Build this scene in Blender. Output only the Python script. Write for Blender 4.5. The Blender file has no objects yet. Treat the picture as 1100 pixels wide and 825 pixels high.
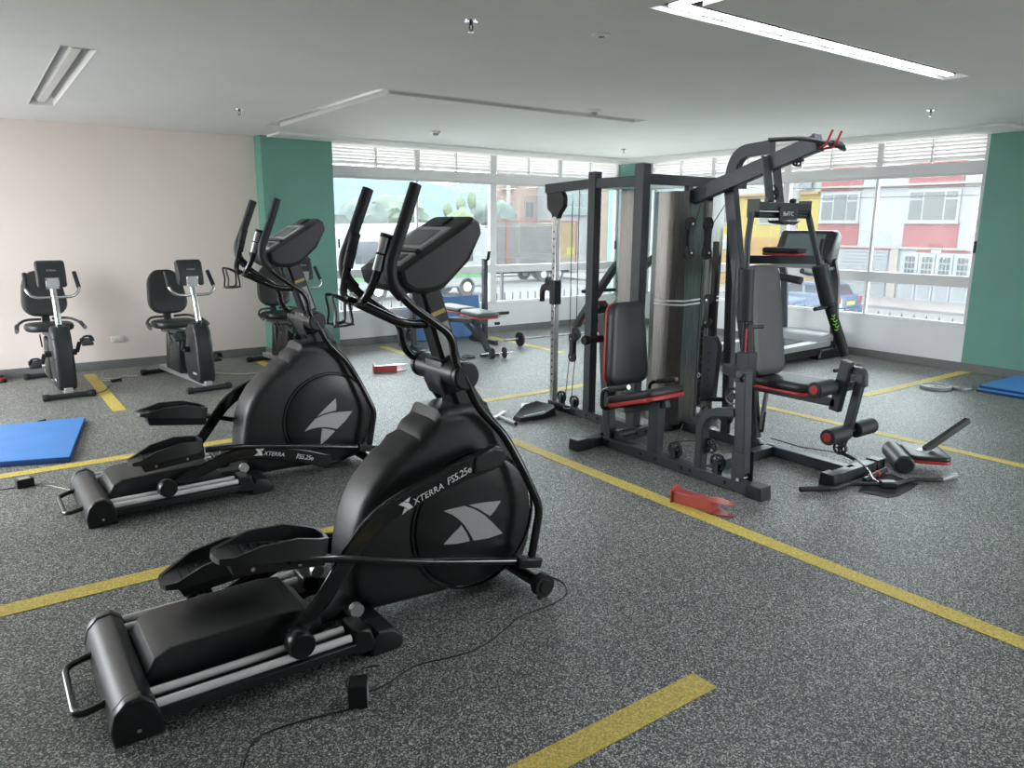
import bpy, bmesh, math, random
from mathutils import Vector, Matrix
random.seed(7)
R = math.radians
scene = bpy.context.scene
COL = scene.collection

# ---------------------------------------------------------------- camera
cam_data = bpy.data.cameras.new('camera')
cam = bpy.data.objects.new('camera', cam_data)
COL.objects.link(cam)
F_PX, YAW, PITCH, ROLL = 798.5025, 0.62633258, 0.2099004, 0.0058471
cam_data.sensor_fit = 'HORIZONTAL'
cam_data.sensor_width = 36.0
cam_data.lens = 36.0 * F_PX / 1100.0
cam_data.clip_start, cam_data.clip_end = 0.05, 2000
fw = Vector((math.sin(YAW) * math.cos(PITCH), math.cos(YAW) * math.cos(PITCH), -math.sin(PITCH)))
rt = Vector((math.cos(YAW), -math.sin(YAW), 0))
up = rt.cross(fw)
rt2 = math.cos(ROLL) * rt + math.sin(ROLL) * up
up2 = -math.sin(ROLL) * rt + math.cos(ROLL) * up
cam.matrix_world = Matrix(((rt2.x, up2.x, -fw.x, 0.0), (rt2.y, up2.y, -fw.y, 0.0), (rt2.z, up2.z, -fw.z, 1.6), (0, 0, 0, 1)))
scene.camera = cam

# ---------------------------------------------------------------- world, light, exposure
world = bpy.data.worlds.new('overcast_sky')
scene.world = world
world.use_nodes = True
_b = world.node_tree.nodes['Background']
_b.inputs[0].default_value = (0.93, 0.97, 1.0, 1)
_b.inputs[1].default_value = 11.5
scene.view_settings.view_transform = 'Standard'
scene.view_settings.look = 'None'
scene.view_settings.gamma = 1.0
scene.view_settings.use_curve_mapping = False
scene.view_settings.exposure = 0.28


def window_daylight(name, loc, rot, sx, sy):
    """Portal in a window opening: guides the sky light through it, gives off none itself."""
    l = bpy.data.lights.new(name, 'AREA')
    l.shape = 'RECTANGLE'
    l.size, l.size_y = sx, sy
    l.cycles.is_portal = True
    o = bpy.data.objects.new(name, l)
    COL.objects.link(o)
    o.location, o.rotation_euler = loc, rot
    return o


window_daylight('portal_back', (6.42, 9.45, 1.35), (R(-90), 0, 0), 5.0, 1.9)
window_daylight('portal_right', (9.24, 6.3, 1.35), (0, R(90), 0), 1.9, 5.0)
window_daylight('portal_left', (-2.72, 7.0, 1.4), (0, R(-90), 0), 2.2, 3.8)
window_daylight('portal_rear', (7.0, -2.72, 1.4), (R(90), 0, 0), 2.6, 2.2)

# ---------------------------------------------------------------- materials
MATS = {}


def mat(name, color, rough=0.5, metal=0.0, var=0.0, scale=20.0, bump=0.0, bscale=200.0, spec=0.5, coat=0.0):
    if name in MATS:
        return MATS[name]
    m = bpy.data.materials.new(name)
    m.use_nodes = True
    nt = m.node_tree
    p = nt.nodes['Principled BSDF']
    p.inputs['Base Color'].default_value = (*color, 1)
    p.inputs['Roughness'].default_value = rough
    p.inputs['Metallic'].default_value = metal
    p.inputs['Specular IOR Level'].default_value = spec
    p.inputs['Coat Weight'].default_value = coat
    if var > 0:
        tc = nt.nodes.new('ShaderNodeTexCoord')
        nz = nt.nodes.new('ShaderNodeTexNoise')
        nz.inputs['Scale'].default_value = scale
        nz.inputs['Detail'].default_value = 3
        nt.links.new(tc.outputs['Object'], nz.inputs['Vector'])
        rp = nt.nodes.new('ShaderNodeValToRGB')
        rp.color_ramp.elements[0].position = 0.3
        rp.color_ramp.elements[1].position = 0.7
        rp.color_ramp.elements[0].color = (*[c * (1 - var) for c in color], 1)
        rp.color_ramp.elements[1].color = (*[min(1, c * (1 + var)) for c in color], 1)
        nt.links.new(nz.outputs['Fac'], rp.inputs['Fac'])
        nt.links.new(rp.outputs['Color'], p.inputs['Base Color'])
    if bump > 0:
        tc2 = nt.nodes.new('ShaderNodeTexCoord')
        n2 = nt.nodes.new('ShaderNodeTexNoise')
        n2.inputs['Scale'].default_value = bscale
        nt.links.new(tc2.outputs['Object'], n2.inputs['Vector'])
        bp = nt.nodes.new('ShaderNodeBump')
        bp.inputs['Strength'].default_value = bump
        bp.inputs['Distance'].default_value = 0.002
        nt.links.new(n2.outputs['Fac'], bp.inputs['Height'])
        nt.links.new(bp.outputs['Normal'], p.inputs['Normal'])
    MATS[name] = m
    return m


def emit(name, color, strength):
    m = bpy.data.materials.new(name)
    m.use_nodes = True
    nt = m.node_tree
    p = nt.nodes['Principled BSDF']
    p.inputs['Base Color'].default_value = (*color, 1)
    p.inputs['Emission Color'].default_value = (*color, 1)
    p.inputs['Emission Strength'].default_value = strength
    MATS[name] = m
    return m


def floor_material():
    m = bpy.data.materials.new('speckled_rubber')
    m.use_nodes = True
    nt = m.node_tree
    N, L = nt.nodes, nt.links
    p = N['Principled BSDF']
    tc = N.new('ShaderNodeTexCoord')
    v = N.new('ShaderNodeTexVoronoi')
    v.inputs['Scale'].default_value = 220
    L.new(tc.outputs['Object'], v.inputs['Vector'])
    sep = N.new('ShaderNodeSeparateColor')
    L.new(v.outputs['Color'], sep.inputs['Color'])
    rp = N.new('ShaderNodeValToRGB')
    el = rp.color_ramp.elements
    el[0].position, el[0].color = 0.0, (0.032, 0.036, 0.034, 1)
    el[1].position, el[1].color = 1.0, (0.68, 0.69, 0.655, 1)
    for pos, c in ((0.40, (0.068, 0.074, 0.070, 1)), (0.62, (0.165, 0.174, 0.165, 1)), (0.84, (0.37, 0.38, 0.36, 1))):
        e = el.new(pos)
        e.color = c
    L.new(sep.outputs['Red'], rp.inputs['Fac'])
    big = N.new('ShaderNodeTexNoise')
    big.inputs['Scale'].default_value = 1.3
    big.inputs['Detail'].default_value = 4
    L.new(tc.outputs['Object'], big.inputs['Vector'])
    mr = N.new('ShaderNodeMapRange')
    mr.inputs['From Min'].default_value, mr.inputs['From Max'].default_value = 0.3, 0.7
    mr.inputs['To Min'].default_value, mr.inputs['To Max'].default_value = 0.88, 1.12
    L.new(big.outputs['Fac'], mr.inputs['Value'])
    mx = N.new('ShaderNodeMix')
    mx.data_type = 'RGBA'
    mx.blend_type = 'MULTIPLY'
    mx.inputs[0].default_value = 1.0
    L.new(rp.outputs['Color'], mx.inputs[6])
    L.new(mr.outputs['Result'], mx.inputs[7])
    L.new(mx.outputs[2], p.inputs['Base Color'])
    p.inputs['Roughness'].default_value = 0.5
    p.inputs['Specular IOR Level'].default_value = 0.5
    bp = N.new('ShaderNodeBump')
    bp.inputs['Strength'].default_value = 0.25
    bp.inputs['Distance'].default_value = 0.003
    L.new(v.outputs['Distance'], bp.inputs['Height'])
    L.new(bp.outputs['Normal'], p.inputs['Normal'])
    MATS['floor'] = m
    return m


def line_material():
    m = bpy.data.materials.new('yellow_paint')
    m.use_nodes = True
    nt = m.node_tree
    N, L = nt.nodes, nt.links
    p = N['Principled BSDF']
    tc = N.new('ShaderNodeTexCoord')
    v = N.new('ShaderNodeTexVoronoi')
    v.inputs['Scale'].default_value = 170
    L.new(tc.outputs['Object'], v.inputs['Vector'])
    sep = N.new('ShaderNodeSeparateColor')
    L.new(v.outputs['Color'], sep.inputs['Color'])
    rp = N.new('ShaderNodeValToRGB')
    el = rp.color_ramp.elements
    el[0].position, el[0].color = 0.0, (0.46, 0.35, 0.06, 1)
    el[1].position, el[1].color = 1.0, (0.80, 0.64, 0.15, 1)
    L.new(sep.outputs['Green'], rp.inputs['Fac'])
    L.new(rp.outputs['Color'], p.inputs['Base Color'])
    p.inputs['Roughness'].default_value = 0.6
    MATS['line'] = m
    return m


def glass_material(name, tint=(0.86, 0.9, 0.9), veil=0.016):
    m = bpy.data.materials.new(name)
    m.use_nodes = True
    nt = m.node_tree
    N, L = nt.nodes, nt.links
    N.remove(N['Principled BSDF'])
    out = N['Material Output']
    t = N.new('ShaderNodeBsdfTransparent')
    t.inputs[0].default_value = (*tint, 1)
    g = N.new('ShaderNodeBsdfGlossy')
    g.inputs['Roughness'].default_value = 0.03
    fr = N.new('ShaderNodeFresnel')
    fr.inputs[0].default_value = 1.45
    mx = N.new('ShaderNodeMixShader')
    L.new(fr.outputs[0], mx.inputs[0])
    L.new(t.outputs[0], mx.inputs[1])
    L.new(g.outputs[0], mx.inputs[2])
    # translucent mix paints a faint bloom haze over the pane
    d = N.new('ShaderNodeBsdfTranslucent')
    d.inputs[0].default_value = (0.9, 0.92, 0.95, 1)
    m2 = N.new('ShaderNodeMixShader')
    m2.inputs[0].default_value = veil
    L.new(mx.outputs[0], m2.inputs[1])
    L.new(d.outputs[0], m2.inputs[2])
    L.new(m2.outputs[0], out.inputs[0])
    MATS[name] = m
    return m


def brick_material(name, c1, c2, mortar, scale, axis='XZ'):
    m = bpy.data.materials.new(name)
    m.use_nodes = True
    nt = m.node_tree
    N, L = nt.nodes, nt.links
    p = N['Principled BSDF']
    tc = N.new('ShaderNodeTexCoord')
    sp = N.new('ShaderNodeSeparateXYZ')
    cb = N.new('ShaderNodeCombineXYZ')
    L.new(tc.outputs['Object'], sp.inputs[0])
    L.new(sp.outputs['X' if axis == 'XZ' else 'Y'], cb.inputs[0])
    L.new(sp.outputs['Z'], cb.inputs[1])
    b = N.new('ShaderNodeTexBrick')
    b.inputs['Color1'].default_value = (*c1, 1)
    b.inputs['Color2'].default_value = (*c2, 1)
    b.inputs['Mortar'].default_value = (*mortar, 1)
    b.inputs['Scale'].default_value = scale
    L.new(cb.outputs[0], b.inputs['Vector'])
    L.new(b.outputs['Color'], p.inputs['Base Color'])
    p.inputs['Roughness'].default_value = 0.9
    MATS[name] = m
    return m


def brushed_material():
    m = bpy.data.materials.new('brushed_black_steel')
    m.use_nodes = True
    nt = m.node_tree
    N, L = nt.nodes, nt.links
    p = N['Principled BSDF']
    p.inputs['Base Color'].default_value = (0.20, 0.195, 0.185, 1)
    p.inputs['Metallic'].default_value = 0.95
    tc = N.new('ShaderNodeTexCoord')
    mp = N.new('ShaderNodeMapping')
    mp.inputs['Scale'].default_value = (500, 500, 3)
    L.new(tc.outputs['Object'], mp.inputs['Vector'])
    nz = N.new('ShaderNodeTexNoise')
    nz.inputs['Scale'].default_value = 1.0
    L.new(mp.outputs['Vector'], nz.inputs['Vector'])
    mr = N.new('ShaderNodeMapRange')
    mr.inputs['To Min'].default_value, mr.inputs['To Max'].default_value = 0.22, 0.34
    L.new(nz.outputs['Fac'], mr.inputs['Value'])
    L.new(mr.outputs['Result'], p.inputs['Roughness'])
    MATS['brushed'] = m
    return m


def leaf_material(name, c1, c2, scale):
    m = bpy.data.materials.new(name)
    m.use_nodes = True
    nt = m.node_tree
    N, L = nt.nodes, nt.links
    p = N['Principled BSDF']
    p.inputs['Roughness'].default_value = 0.95
    p.inputs['Specular IOR Level'].default_value = 0.1
    tc = N.new('ShaderNodeTexCoord')
    nz = N.new('ShaderNodeTexNoise')
    nz.inputs['Scale'].default_value = scale
    nz.inputs['Detail'].default_value = 6
    L.new(tc.outputs['Object'], nz.inputs['Vector'])
    rp = N.new('ShaderNodeValToRGB')
    rp.color_ramp.elements[0].position, rp.color_ramp.elements[0].color = 0.35, (*c1, 1)
    rp.color_ramp.elements[1].position, rp.color_ramp.elements[1].color = 0.65, (*c2, 1)
    L.new(nz.outputs['Fac'], rp.inputs['Fac'])
    L.new(rp.outputs['Color'], p.inputs['Base Color'])
    MATS[name] = m
    return m


floor_material(); line_material(); glass_material('glass'); brushed_material()
mat('wall_pink', (0.74, 0.66, 0.61), 0.75, var=0.02, scale=2)
mat('wall_white', (0.74, 0.74, 0.75), 0.7, var=0.02, scale=3)
mat('ceiling', (0.80, 0.79, 0.76), 0.85, var=0.02, scale=1.5)
mat('green', (0.135, 0.315, 0.25), 0.55, var=0.04, scale=2)
mat('baseboard', (0.15, 0.155, 0.15), 0.6, var=0.08, scale=8)
mat('frame_white', (0.70, 0.70, 0.70), 0.45)
mat('slat_white', (0.78, 0.77, 0.76), 0.5)
mat('black_plastic', (0.018, 0.020, 0.021), 0.42, bump=0.08, bscale=900)
mat('dark_plastic', (0.010, 0.011, 0.012), 0.33, bump=0.05, bscale=900)
mat('black_gloss', (0.008, 0.009, 0.010), 0.16, coat=0.4)
mat('rubber', (0.014, 0.014, 0.014), 0.7)
mat('foam', (0.022, 0.026, 0.028), 0.55, bump=0.1, bscale=500)
mat('chrome', (0.66, 0.67, 0.68), 0.24, 1.0)
mat('cover_grey', (0.10, 0.10, 0.098), 0.4)
mat('blue_lean', (0.05, 0.15, 0.36), 0.55, var=0.06, scale=4)
mat('rail_silver', (0.92, 0.92, 0.93), 0.25, 0.3)
mat('silver', (0.50, 0.51, 0.51), 0.35, 0.6)
mat('silver_decal', (0.46, 0.47, 0.465), 0.4, 0.2)
mat('white_print', (0.78, 0.80, 0.80), 0.5)
mat('grey_label', (0.42, 0.44, 0.45), 0.5, var=0.1, scale=60)
mat('gold_label', (0.55, 0.40, 0.12), 0.5)
mat('gunmetal', (0.044, 0.052, 0.057), 0.38, 0.2, var=0.08, scale=12)
mat('gun_dark', (0.018, 0.021, 0.023), 0.4, 0.1)
mat('vinyl', (0.022, 0.024, 0.024), 0.42, bump=0.12, bscale=140)
mat('vinyl_grey', (0.075, 0.079, 0.079), 0.5, bump=0.25, bscale=14)
mat('red_vinyl', (0.45, 0.028, 0.03), 0.4)
mat('red_metal', (0.50, 0.085, 0.07), 0.32, 0.0, coat=0.5, var=0.06, scale=10)
mat('red_cap', (0.55, 0.04, 0.04), 0.4)
mat('plate_sheen', (0.24, 0.245, 0.265), 0.4, 0.2)  # plate iron lightened in its base colour to suggest sheen on top
mat('plate_iron', (0.055, 0.058, 0.06), 0.4, 0.3)
mat('blue_mat', (0.07, 0.26, 0.66), 0.5, var=0.05, scale=5)
mat('blue_edge', (0.012, 0.055, 0.20), 0.55)
mat('treadmill_grey', (0.27, 0.285, 0.30), 0.4)
mat('cable', (0.02, 0.02, 0.02), 0.5)
mat('white_cable', (0.62, 0.60, 0.55), 0.5)
mat('screen', (0.10, 0.13, 0.14), 0.15)
mat('outlet', (0.72, 0.68, 0.64), 0.4)
mat('green_print', (0.22, 0.62, 0.06), 0.5)
mat('led_off', (0.75, 0.74, 0.71), 0.4)
emit('led_on', (0.88, 0.93, 1.0), 42.0)

# ---------------------------------------------------------------- mesh helpers


def V3(p):
    return Vector(p)


def fillet(pts, r, n=5):
    """Round the corners of a polyline."""
    P = [Vector(p) for p in pts]
    out = [P[0]]
    for i in range(1, len(P) - 1):
        a, b, c = P[i - 1], P[i], P[i + 1]
        d1, d2 = (a - b), (c - b)
        l = min(r, d1.length * 0.49, d2.length * 0.49)
        s, e = b + d1.normalized() * l, b + d2.normalized() * l
        for k in range(n + 1):
            t = k / n
            out.append(s * (1 - t) ** 2 + b * 2 * t * (1 - t) + e * t ** 2)
    out.append(P[-1])
    return out


def circle(r, n=12):
    return [(r * math.cos(2 * math.pi * k / n), r * math.sin(2 * math.pi * k / n)) for k in range(n)]


def rect(w, h):
    return [(-w / 2, -h / 2), (w / 2, -h / 2), (w / 2, h / 2), (-w / 2, h / 2)]


class MB:
    def __init__(s):
        s.v, s.f = [], []

    def add(s, v, f):
        o = len(s.v)
        s.v += [tuple(p) for p in v]
        s.f += [[i + o for i in q] for q in f]
        return s

    def box(s, c, d, m=None):
        x, y, z = (k / 2 for k in d)
        v = [Vector((a * x, b * y, e * z)) for e in (-1, 1) for a, b in ((-1, -1), (1, -1), (1, 1), (-1, 1))]
        if m is not None:
            v = [m @ p for p in v]
        v = [p + Vector(c) for p in v]
        return s.add(v, [[3, 2, 1, 0], [4, 5, 6, 7], [0, 1, 5, 4], [1, 2, 6, 5], [2, 3, 7, 6], [3, 0, 4, 7]])

    def span(s, x0, x1, y0, y1, z0, z1):
        return s.box(((x0 + x1) / 2, (y0 + y1) / 2, (z0 + z1) / 2), (abs(x1 - x0), abs(y1 - y0), abs(z1 - z0)))

    def sweep(s, pts, sec, ref=(0, 0, 1), cap=True, scale=None, closed=False):
        P = [Vector(p) for p in pts]
        n = len(P)
        if closed:
            dirs = [(P[(i + 1) % n] - P[i]).normalized() for i in range(n)]
        else:
            dirs = [(P[i + 1] - P[i]).normalized() for i in range(n - 1)]
        ref = Vector(ref)
        d = dirs[0]
        if abs(d.dot(ref)) > 0.98:
            ref = Vector((1, 0, 0)) if abs(d.x) < 0.9 else Vector((0, 1, 0))
        u = ref.cross(d).normalized()
        v = []
        prev = d
        for i in range(n):
            if closed:
                a, b = dirs[i - 1], dirs[i]
            else:
                a = dirs[max(i - 1, 0)]
                b = dirs[min(i, n - 2)]
            if i > 0 or closed:
                q = prev.rotation_difference(a)
                u = q @ u
                prev = a
            w = a.cross(u).normalized()
            u = w.cross(a).normalized()
            nn = (a + b)
            nn = nn.normalized() if nn.length > 1e-6 else a
            k = 1.0 if scale is None else scale[i]
            for (x, y) in sec:
                o = (u * x + w * y) * k
                dn = a.dot(nn)
                o = o - a * (o.dot(nn) / dn if abs(dn) > 0.2 else 0)
                v.append(P[i] + o)
        m = len(sec)
        f = []
        rng = n if closed else n - 1
        for i in range(rng):
            j = (i + 1) % n
            for k in range(m):
                k2 = (k + 1) % m
                f.append([i * m + k, i * m + k2, j * m + k2, j * m + k])
        if cap and not closed:
            f.append(list(range(m - 1, -1, -1)))
            f.append([(n - 1) * m + k for k in range(m)])
        return s.add(v, f)

    def tube(s, pts, r, n=12, **k):
        return s.sweep(pts, circle(r, n), **k)

    def cyl(s, a, b, r, n=20):
        return s.sweep([a, b], circle(r, n))

    def bar(s, a, b, w, h, ref=(0, 0, 1)):
        """Rectangular tube; w across (ref x dir), h along ref."""
        return s.sweep([a, b], rect(w, h), ref=ref)

    def prism(s, poly, axis, a, b, inset=0.0, lip=0.0):
        """Extrude a 2D polygon along an axis; optional rounded-in ends (inset polygon at the very ends)."""
        def P(p, t):
            return {'x': (t, p[0], p[1]), 'y': (p[0], t, p[1]), 'z': (p[0], p[1], t)}[axis]
        cx = sum(p[0] for p in poly) / len(poly)
        cy = sum(p[1] for p in poly) / len(poly)
        rings = []
        if inset > 0:
            def ins(k):
                out = []
                for p in poly:
                    d = math.hypot(p[0] - cx, p[1] - cy) or 1
                    q = max(0.0, 1 - k / d)
                    out.append((cx + (p[0] - cx) * q, cy + (p[1] - cy) * q))
                return out
            sg = 1 if b > a else -1
            q = [(inset * (1 - math.cos(R(90 - 22.5 * k))), lip * (1 - math.sin(R(90 - 22.5 * k)))) for k in range(5)]
            rings = [(ins(i_), a + sg * l_) for i_, l_ in q] + [(ins(i_), b - sg * l_) for i_, l_ in q[::-1]]
        else:
            rings = [(poly, a), (poly, b)]
        v, f, n = [], [], len(poly)
        for pl, t in rings:
            v += [P(p, t) for p in pl]
        for i in range(len(rings) - 1):
            for k in range(n):
                f.append([i * n + k, i * n + (k + 1) % n, (i + 1) * n + (k + 1) % n, (i + 1) * n + k])
        f.append(list(range(n - 1, -1, -1)))
        f.append([(len(rings) - 1) * n + k for k in range(n)])
        return s.add(v, f)

    def lathe(s, prof, c, axis='z', n=24, closed=False):
        v, f = [], []
        c = Vector(c)
        for (r, t) in prof:
            for k in range(n):
                a = 2 * math.pi * k / n
                x, y = r * math.cos(a), r * math.sin(a)
                v.append(c + Vector({'x': (t, x, y), 'y': (x, t, y), 'z': (x, y, t)}[axis]))
        m = len(prof)
        for i in range(m if closed else m - 1):
            j = (i + 1) % m
            for k in range(n):
                f.append([i * n + k, i * n + (k + 1) % n, j * n + (k + 1) % n, j * n + k])
        if not closed:
            if prof[0][0] > 1e-5:
                f.append(list(range(n - 1, -1, -1)))
            if prof[-1][0] > 1e-5:
                f.append([(m - 1) * n + k for k in range(n)])
        return s.add(v, f)

    def pad(s, c, ex, ey, ez, w, l, t, rad=0.05, edge=0.02, n=5, taper=0.0):
        """Upholstered cushion: rounded rectangle w (along ex) by l (along ey), thickness t (along ez)."""
        ex, ey, ez, c = Vector(ex).normalized(), Vector(ey).normalized(), Vector(ez).normalized(), Vector(c)
        def outline(k):
            W, L_ = w / 2 - k, l / 2 - k
            r = max(rad - k, 0.004)
            pts = []
            for (sx, sy, a0) in ((1, 1, 0), (-1, 1, 90), (-1, -1, 180), (1, -1, 270)):
                for q in range(n + 1):
                    a = R(a0 + 90 * q / n)
                    x, y = sx * (W - r) + r * math.cos(a), sy * (L_ - r) + r * math.sin(a)
                    x *= 1 - taper * (y / l + .5)
                    pts.append((x, y))
            return pts
        rings = [(edge * .9, 0), (edge * .25, edge * .3), (0, edge), (0, t - edge), (edge * .3, t - edge * .35), (edge, t - edge * .06), (edge * 2.2, t)]
        v, f = [], []
        for k, h in rings:
            v += [c + ex * x + ey * y + ez * h for x, y in outline(k)]
        m = 4 * (n + 1)
        for i in range(len(rings) - 1):
            for k in range(m):
                f.append([i * m + k, i * m + (k + 1) % m, (i + 1) * m + (k + 1) % m, (i + 1) * m + k])
        f.append(list(range(m - 1, -1, -1)))
        f.append([(len(rings) - 1) * m + k for k in range(m)])
        return s.add(v, f)

    def build(s, name, material, parent=None, bevel=0.0, seg=2, world=False, smooth=True, angle=38):
        me = bpy.data.meshes.new(name)
        v = s.v
        if world and parent is not None:
            l = parent.location
            v = [(p[0] - l.x, p[1] - l.y, p[2] - l.z) for p in v]
        me.from_pydata([tuple(p) for p in v], [], s.f)
        bm = bmesh.new()
        bm.from_mesh(me)
        bmesh.ops.recalc_face_normals(bm, faces=bm.faces)
        bm.to_mesh(me)
        bm.free()
        me.update()
        if smooth:
            me.shade_smooth()
            me.set_sharp_from_angle(angle=R(angle))
        me.materials.append(MATS[material] if isinstance(material, str) else material)
        o = bpy.data.objects.new(name, me)
        COL.objects.link(o)
        if parent is not None:
            o.parent = parent
        if bevel > 0:
            b = o.modifiers.new('bevel', 'BEVEL')
            b.width = bevel
            b.segments = seg
            b.limit_method = 'ANGLE'
            b.angle_limit = R(40)
        return o


def tag(o, label=None, cat=None, group=None, kind=None):
    for k, v in (('label', label), ('category', cat), ('group', group), ('kind', kind)):
        if v:
            o[k] = v
    return o


def thing(name, label, cat, loc=(0, 0, 0), rz=0.0, group=None):
    o = bpy.data.objects.new(name, None)
    o.empty_display_size = 0.1
    COL.objects.link(o)
    o.location = loc
    o.rotation_euler = (0, 0, rz)
    return tag(o, label, cat, group)


def kids(o):
    return [c for c in bpy.data.objects if c.parent == o]


def copy_tree(o, parent=None, loc=None, rz=None, label=None):
    ch = kids(o)
    c = o.copy()
    COL.objects.link(c)
    c.parent = parent
    if loc is not None:
        c.location = loc
    if rz is not None:
        c.rotation_euler = (0, 0, rz)
    if label:
        c['label'] = label
    for k in ch:
        copy_tree(k, c)
    return c


def lettering(body, size, material, parent, mtx, name='lettering', extrude=0.0008, shear=0.0, space=1.0):
    cu = bpy.data.curves.new('t', 'FONT')
    cu.body = body
    cu.size = size
    cu.extrude = extrude
    cu.shear = shear
    cu.space_character = space
    cu.resolution_u = 2
    to = bpy.data.objects.new('t', cu)
    COL.objects.link(to)
    dg = bpy.context.evaluated_depsgraph_get()
    me = bpy.data.meshes.new_from_object(to.evaluated_get(dg))
    bpy.data.objects.remove(to)
    me.transform(mtx)
    me.materials.clear()
    me.materials.append(MATS[material])
    o = bpy.data.objects.new(name, me)
    COL.objects.link(o)
    o.parent = parent
    return o


def basis(ex, ey, o):
    ex, ey = Vector(ex).normalized(), Vector(ey).normalized()
    ez = ex.cross(ey).normalized()
    ey = ez.cross(ex)
    m = Matrix.Identity(4)
    for i in range(3):
        m[i][0], m[i][1], m[i][2], m[i][3] = ex[i], ey[i], ez[i], o[i]
    return m

# ================================================================ THE ROOM
ZC = 2.62
XW, YW = 9.10, 9.31
XL, YR = -2.6, -2.6


def struct(name, mb, material, parent=None, **k):
    o = mb.build(name, material, parent, **k)
    if parent is None:
        o['kind'] = 'structure'
    return o


floor = struct('floor', MB().span(XL, XW, YR, YW, -0.1, 0), 'floor')
for (x0, x1, y0, y1) in ((-0.6, 1.975, 1.480, 1.586), (-2.2, 1.75, 3.515, 3.628), (-2.2, 1.70, 5.565, 5.672), (3.14, 5.08, 5.563, 5.675),
                         (6.90, 9.08, 3.660, 3.768), (3.142, 3.246, -0.9, 4.44), (5.672, 5.766, 0.5, 4.12), (0.862, 0.968, 7.10, 9.06),
                         (2.62, 2.73, 7.9, 9.02), (4.31, 4.42, 7.75, 9.02), (6.02, 6.12, 7.28, 8.97)):
    MB().span(x0, x1, y0, y1, 0.0, 0.0025).build('painted_line', 'line', floor)

# ceiling with the slots of the recessed lights
HOLES = [(0.58, 0.78, 5.35, 8.06), (2.68, 2.86, 5.46, 8.18), (2.86, 5.57, 5.46, 5.64), (2.77, 2.95, 0.6, 2.735), (2.95, 5.71, 2.555, 2.735)]
xs = sorted({XL, XW + .3} | {h[i] for h in HOLES for i in (0, 1)})
ys = sorted({YR, YW + .3} | {h[i] for h in HOLES for i in (2, 3)})
mb = MB()
for i in range(len(xs) - 1):
    for j in range(len(ys) - 1):
        cx, cy = (xs[i] + xs[i + 1]) / 2, (ys[j] + ys[j + 1]) / 2
        if any(h[0] < cx < h[1] and h[2] < cy < h[3] for h in HOLES):
            continue
        mb.span(xs[i], xs[i + 1], ys[j], ys[j + 1], ZC, ZC + 0.05)
ceiling = struct('ceiling', mb, 'ceiling', smooth=False)
struct('roof_slab', MB().span(XL - .4, XW + .6, YR - .4, YW + .6, 2.85, 3.0), 'ceiling')
mb = MB()
mb.span(3.0, XW, 8.66, YW, ZC - 0.022, ZC + .01).span(8.45, XW, 3.4, 8.66, ZC - 0.022, ZC + .01)
struct('trim_1', mb, 'ceiling', smooth=False)

# far wall, left part
struct('wall_back', MB().span(XL, 2.92, YW, YW + .2, 0, ZC), 'wall_pink')
struct('pillar_back', MB().span(2.92, 3.80, 9.07, YW + .2, 0, ZC - .003), 'green', bevel=0.004)
struct('wall_back_sill', MB().span(3.80, 8.92, YW, YW + .2, 0, 0.42), 'wall_white')
struct('pillar_corner', MB().span(8.92, XW + .25, 8.80, YW + .25, 0, ZC - .024), 'green', bevel=0.004)
struct('wall_right_sill', MB().span(XW, XW + .2, 3.79, 8.80, 0, 0.485), 'wall_white')
struct('pillar_right', MB().span(XW, XW + .2, 1.2, 3.79, 0, ZC), 'green', bevel=0.003)
struct('wall_right', MB().span(XW, XW + .2, YR, 1.2, 0, ZC), 'wall_white')
# unseen walls with an inferred left opening and a rear one added for daylight
struct('wall_left', MB().span(XL - .2, XL, YR, 5.1, 0, ZC).span(XL - .2, XL, 8.9, YW + .2, 0, ZC).span(XL - .2, XL, 5.1, 8.9, 0, .3).span(XL - .2, XL, 5.1, 8.9, 2.5, ZC), 'wall_white')
struct('wall_rear', MB().span(XL, 5.7, YR - .2, YR, 0, ZC).span(8.3, XW, YR - .2, YR, 0, ZC).span(5.7, 8.3, YR - .2, YR, 0, .3).span(5.7, 8.3, YR - .2, YR, 2.5, ZC), 'wall_white')
BH = 0.095
struct('baseboard_back', MB().span(XL, 2.905, YW - .018, YW, 0, BH).span(2.902, 2.92, 9.052, YW - .018, 0, BH).span(2.902, 3.818, 9.052, 9.07, 0, BH)
       .span(3.80, 3.818, 9.07, YW - .018, 0, BH).span(3.818, 8.90, YW - .018, YW, 0, BH), 'baseboard')
struct('baseboard_right', MB().span(XW - .018, XW, YR, 8.80, 0, BH), 'baseboard')
struct('baseboard_left', MB().span(XL, XL + .018, YR, YW, 0, BH), 'baseboard')


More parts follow.
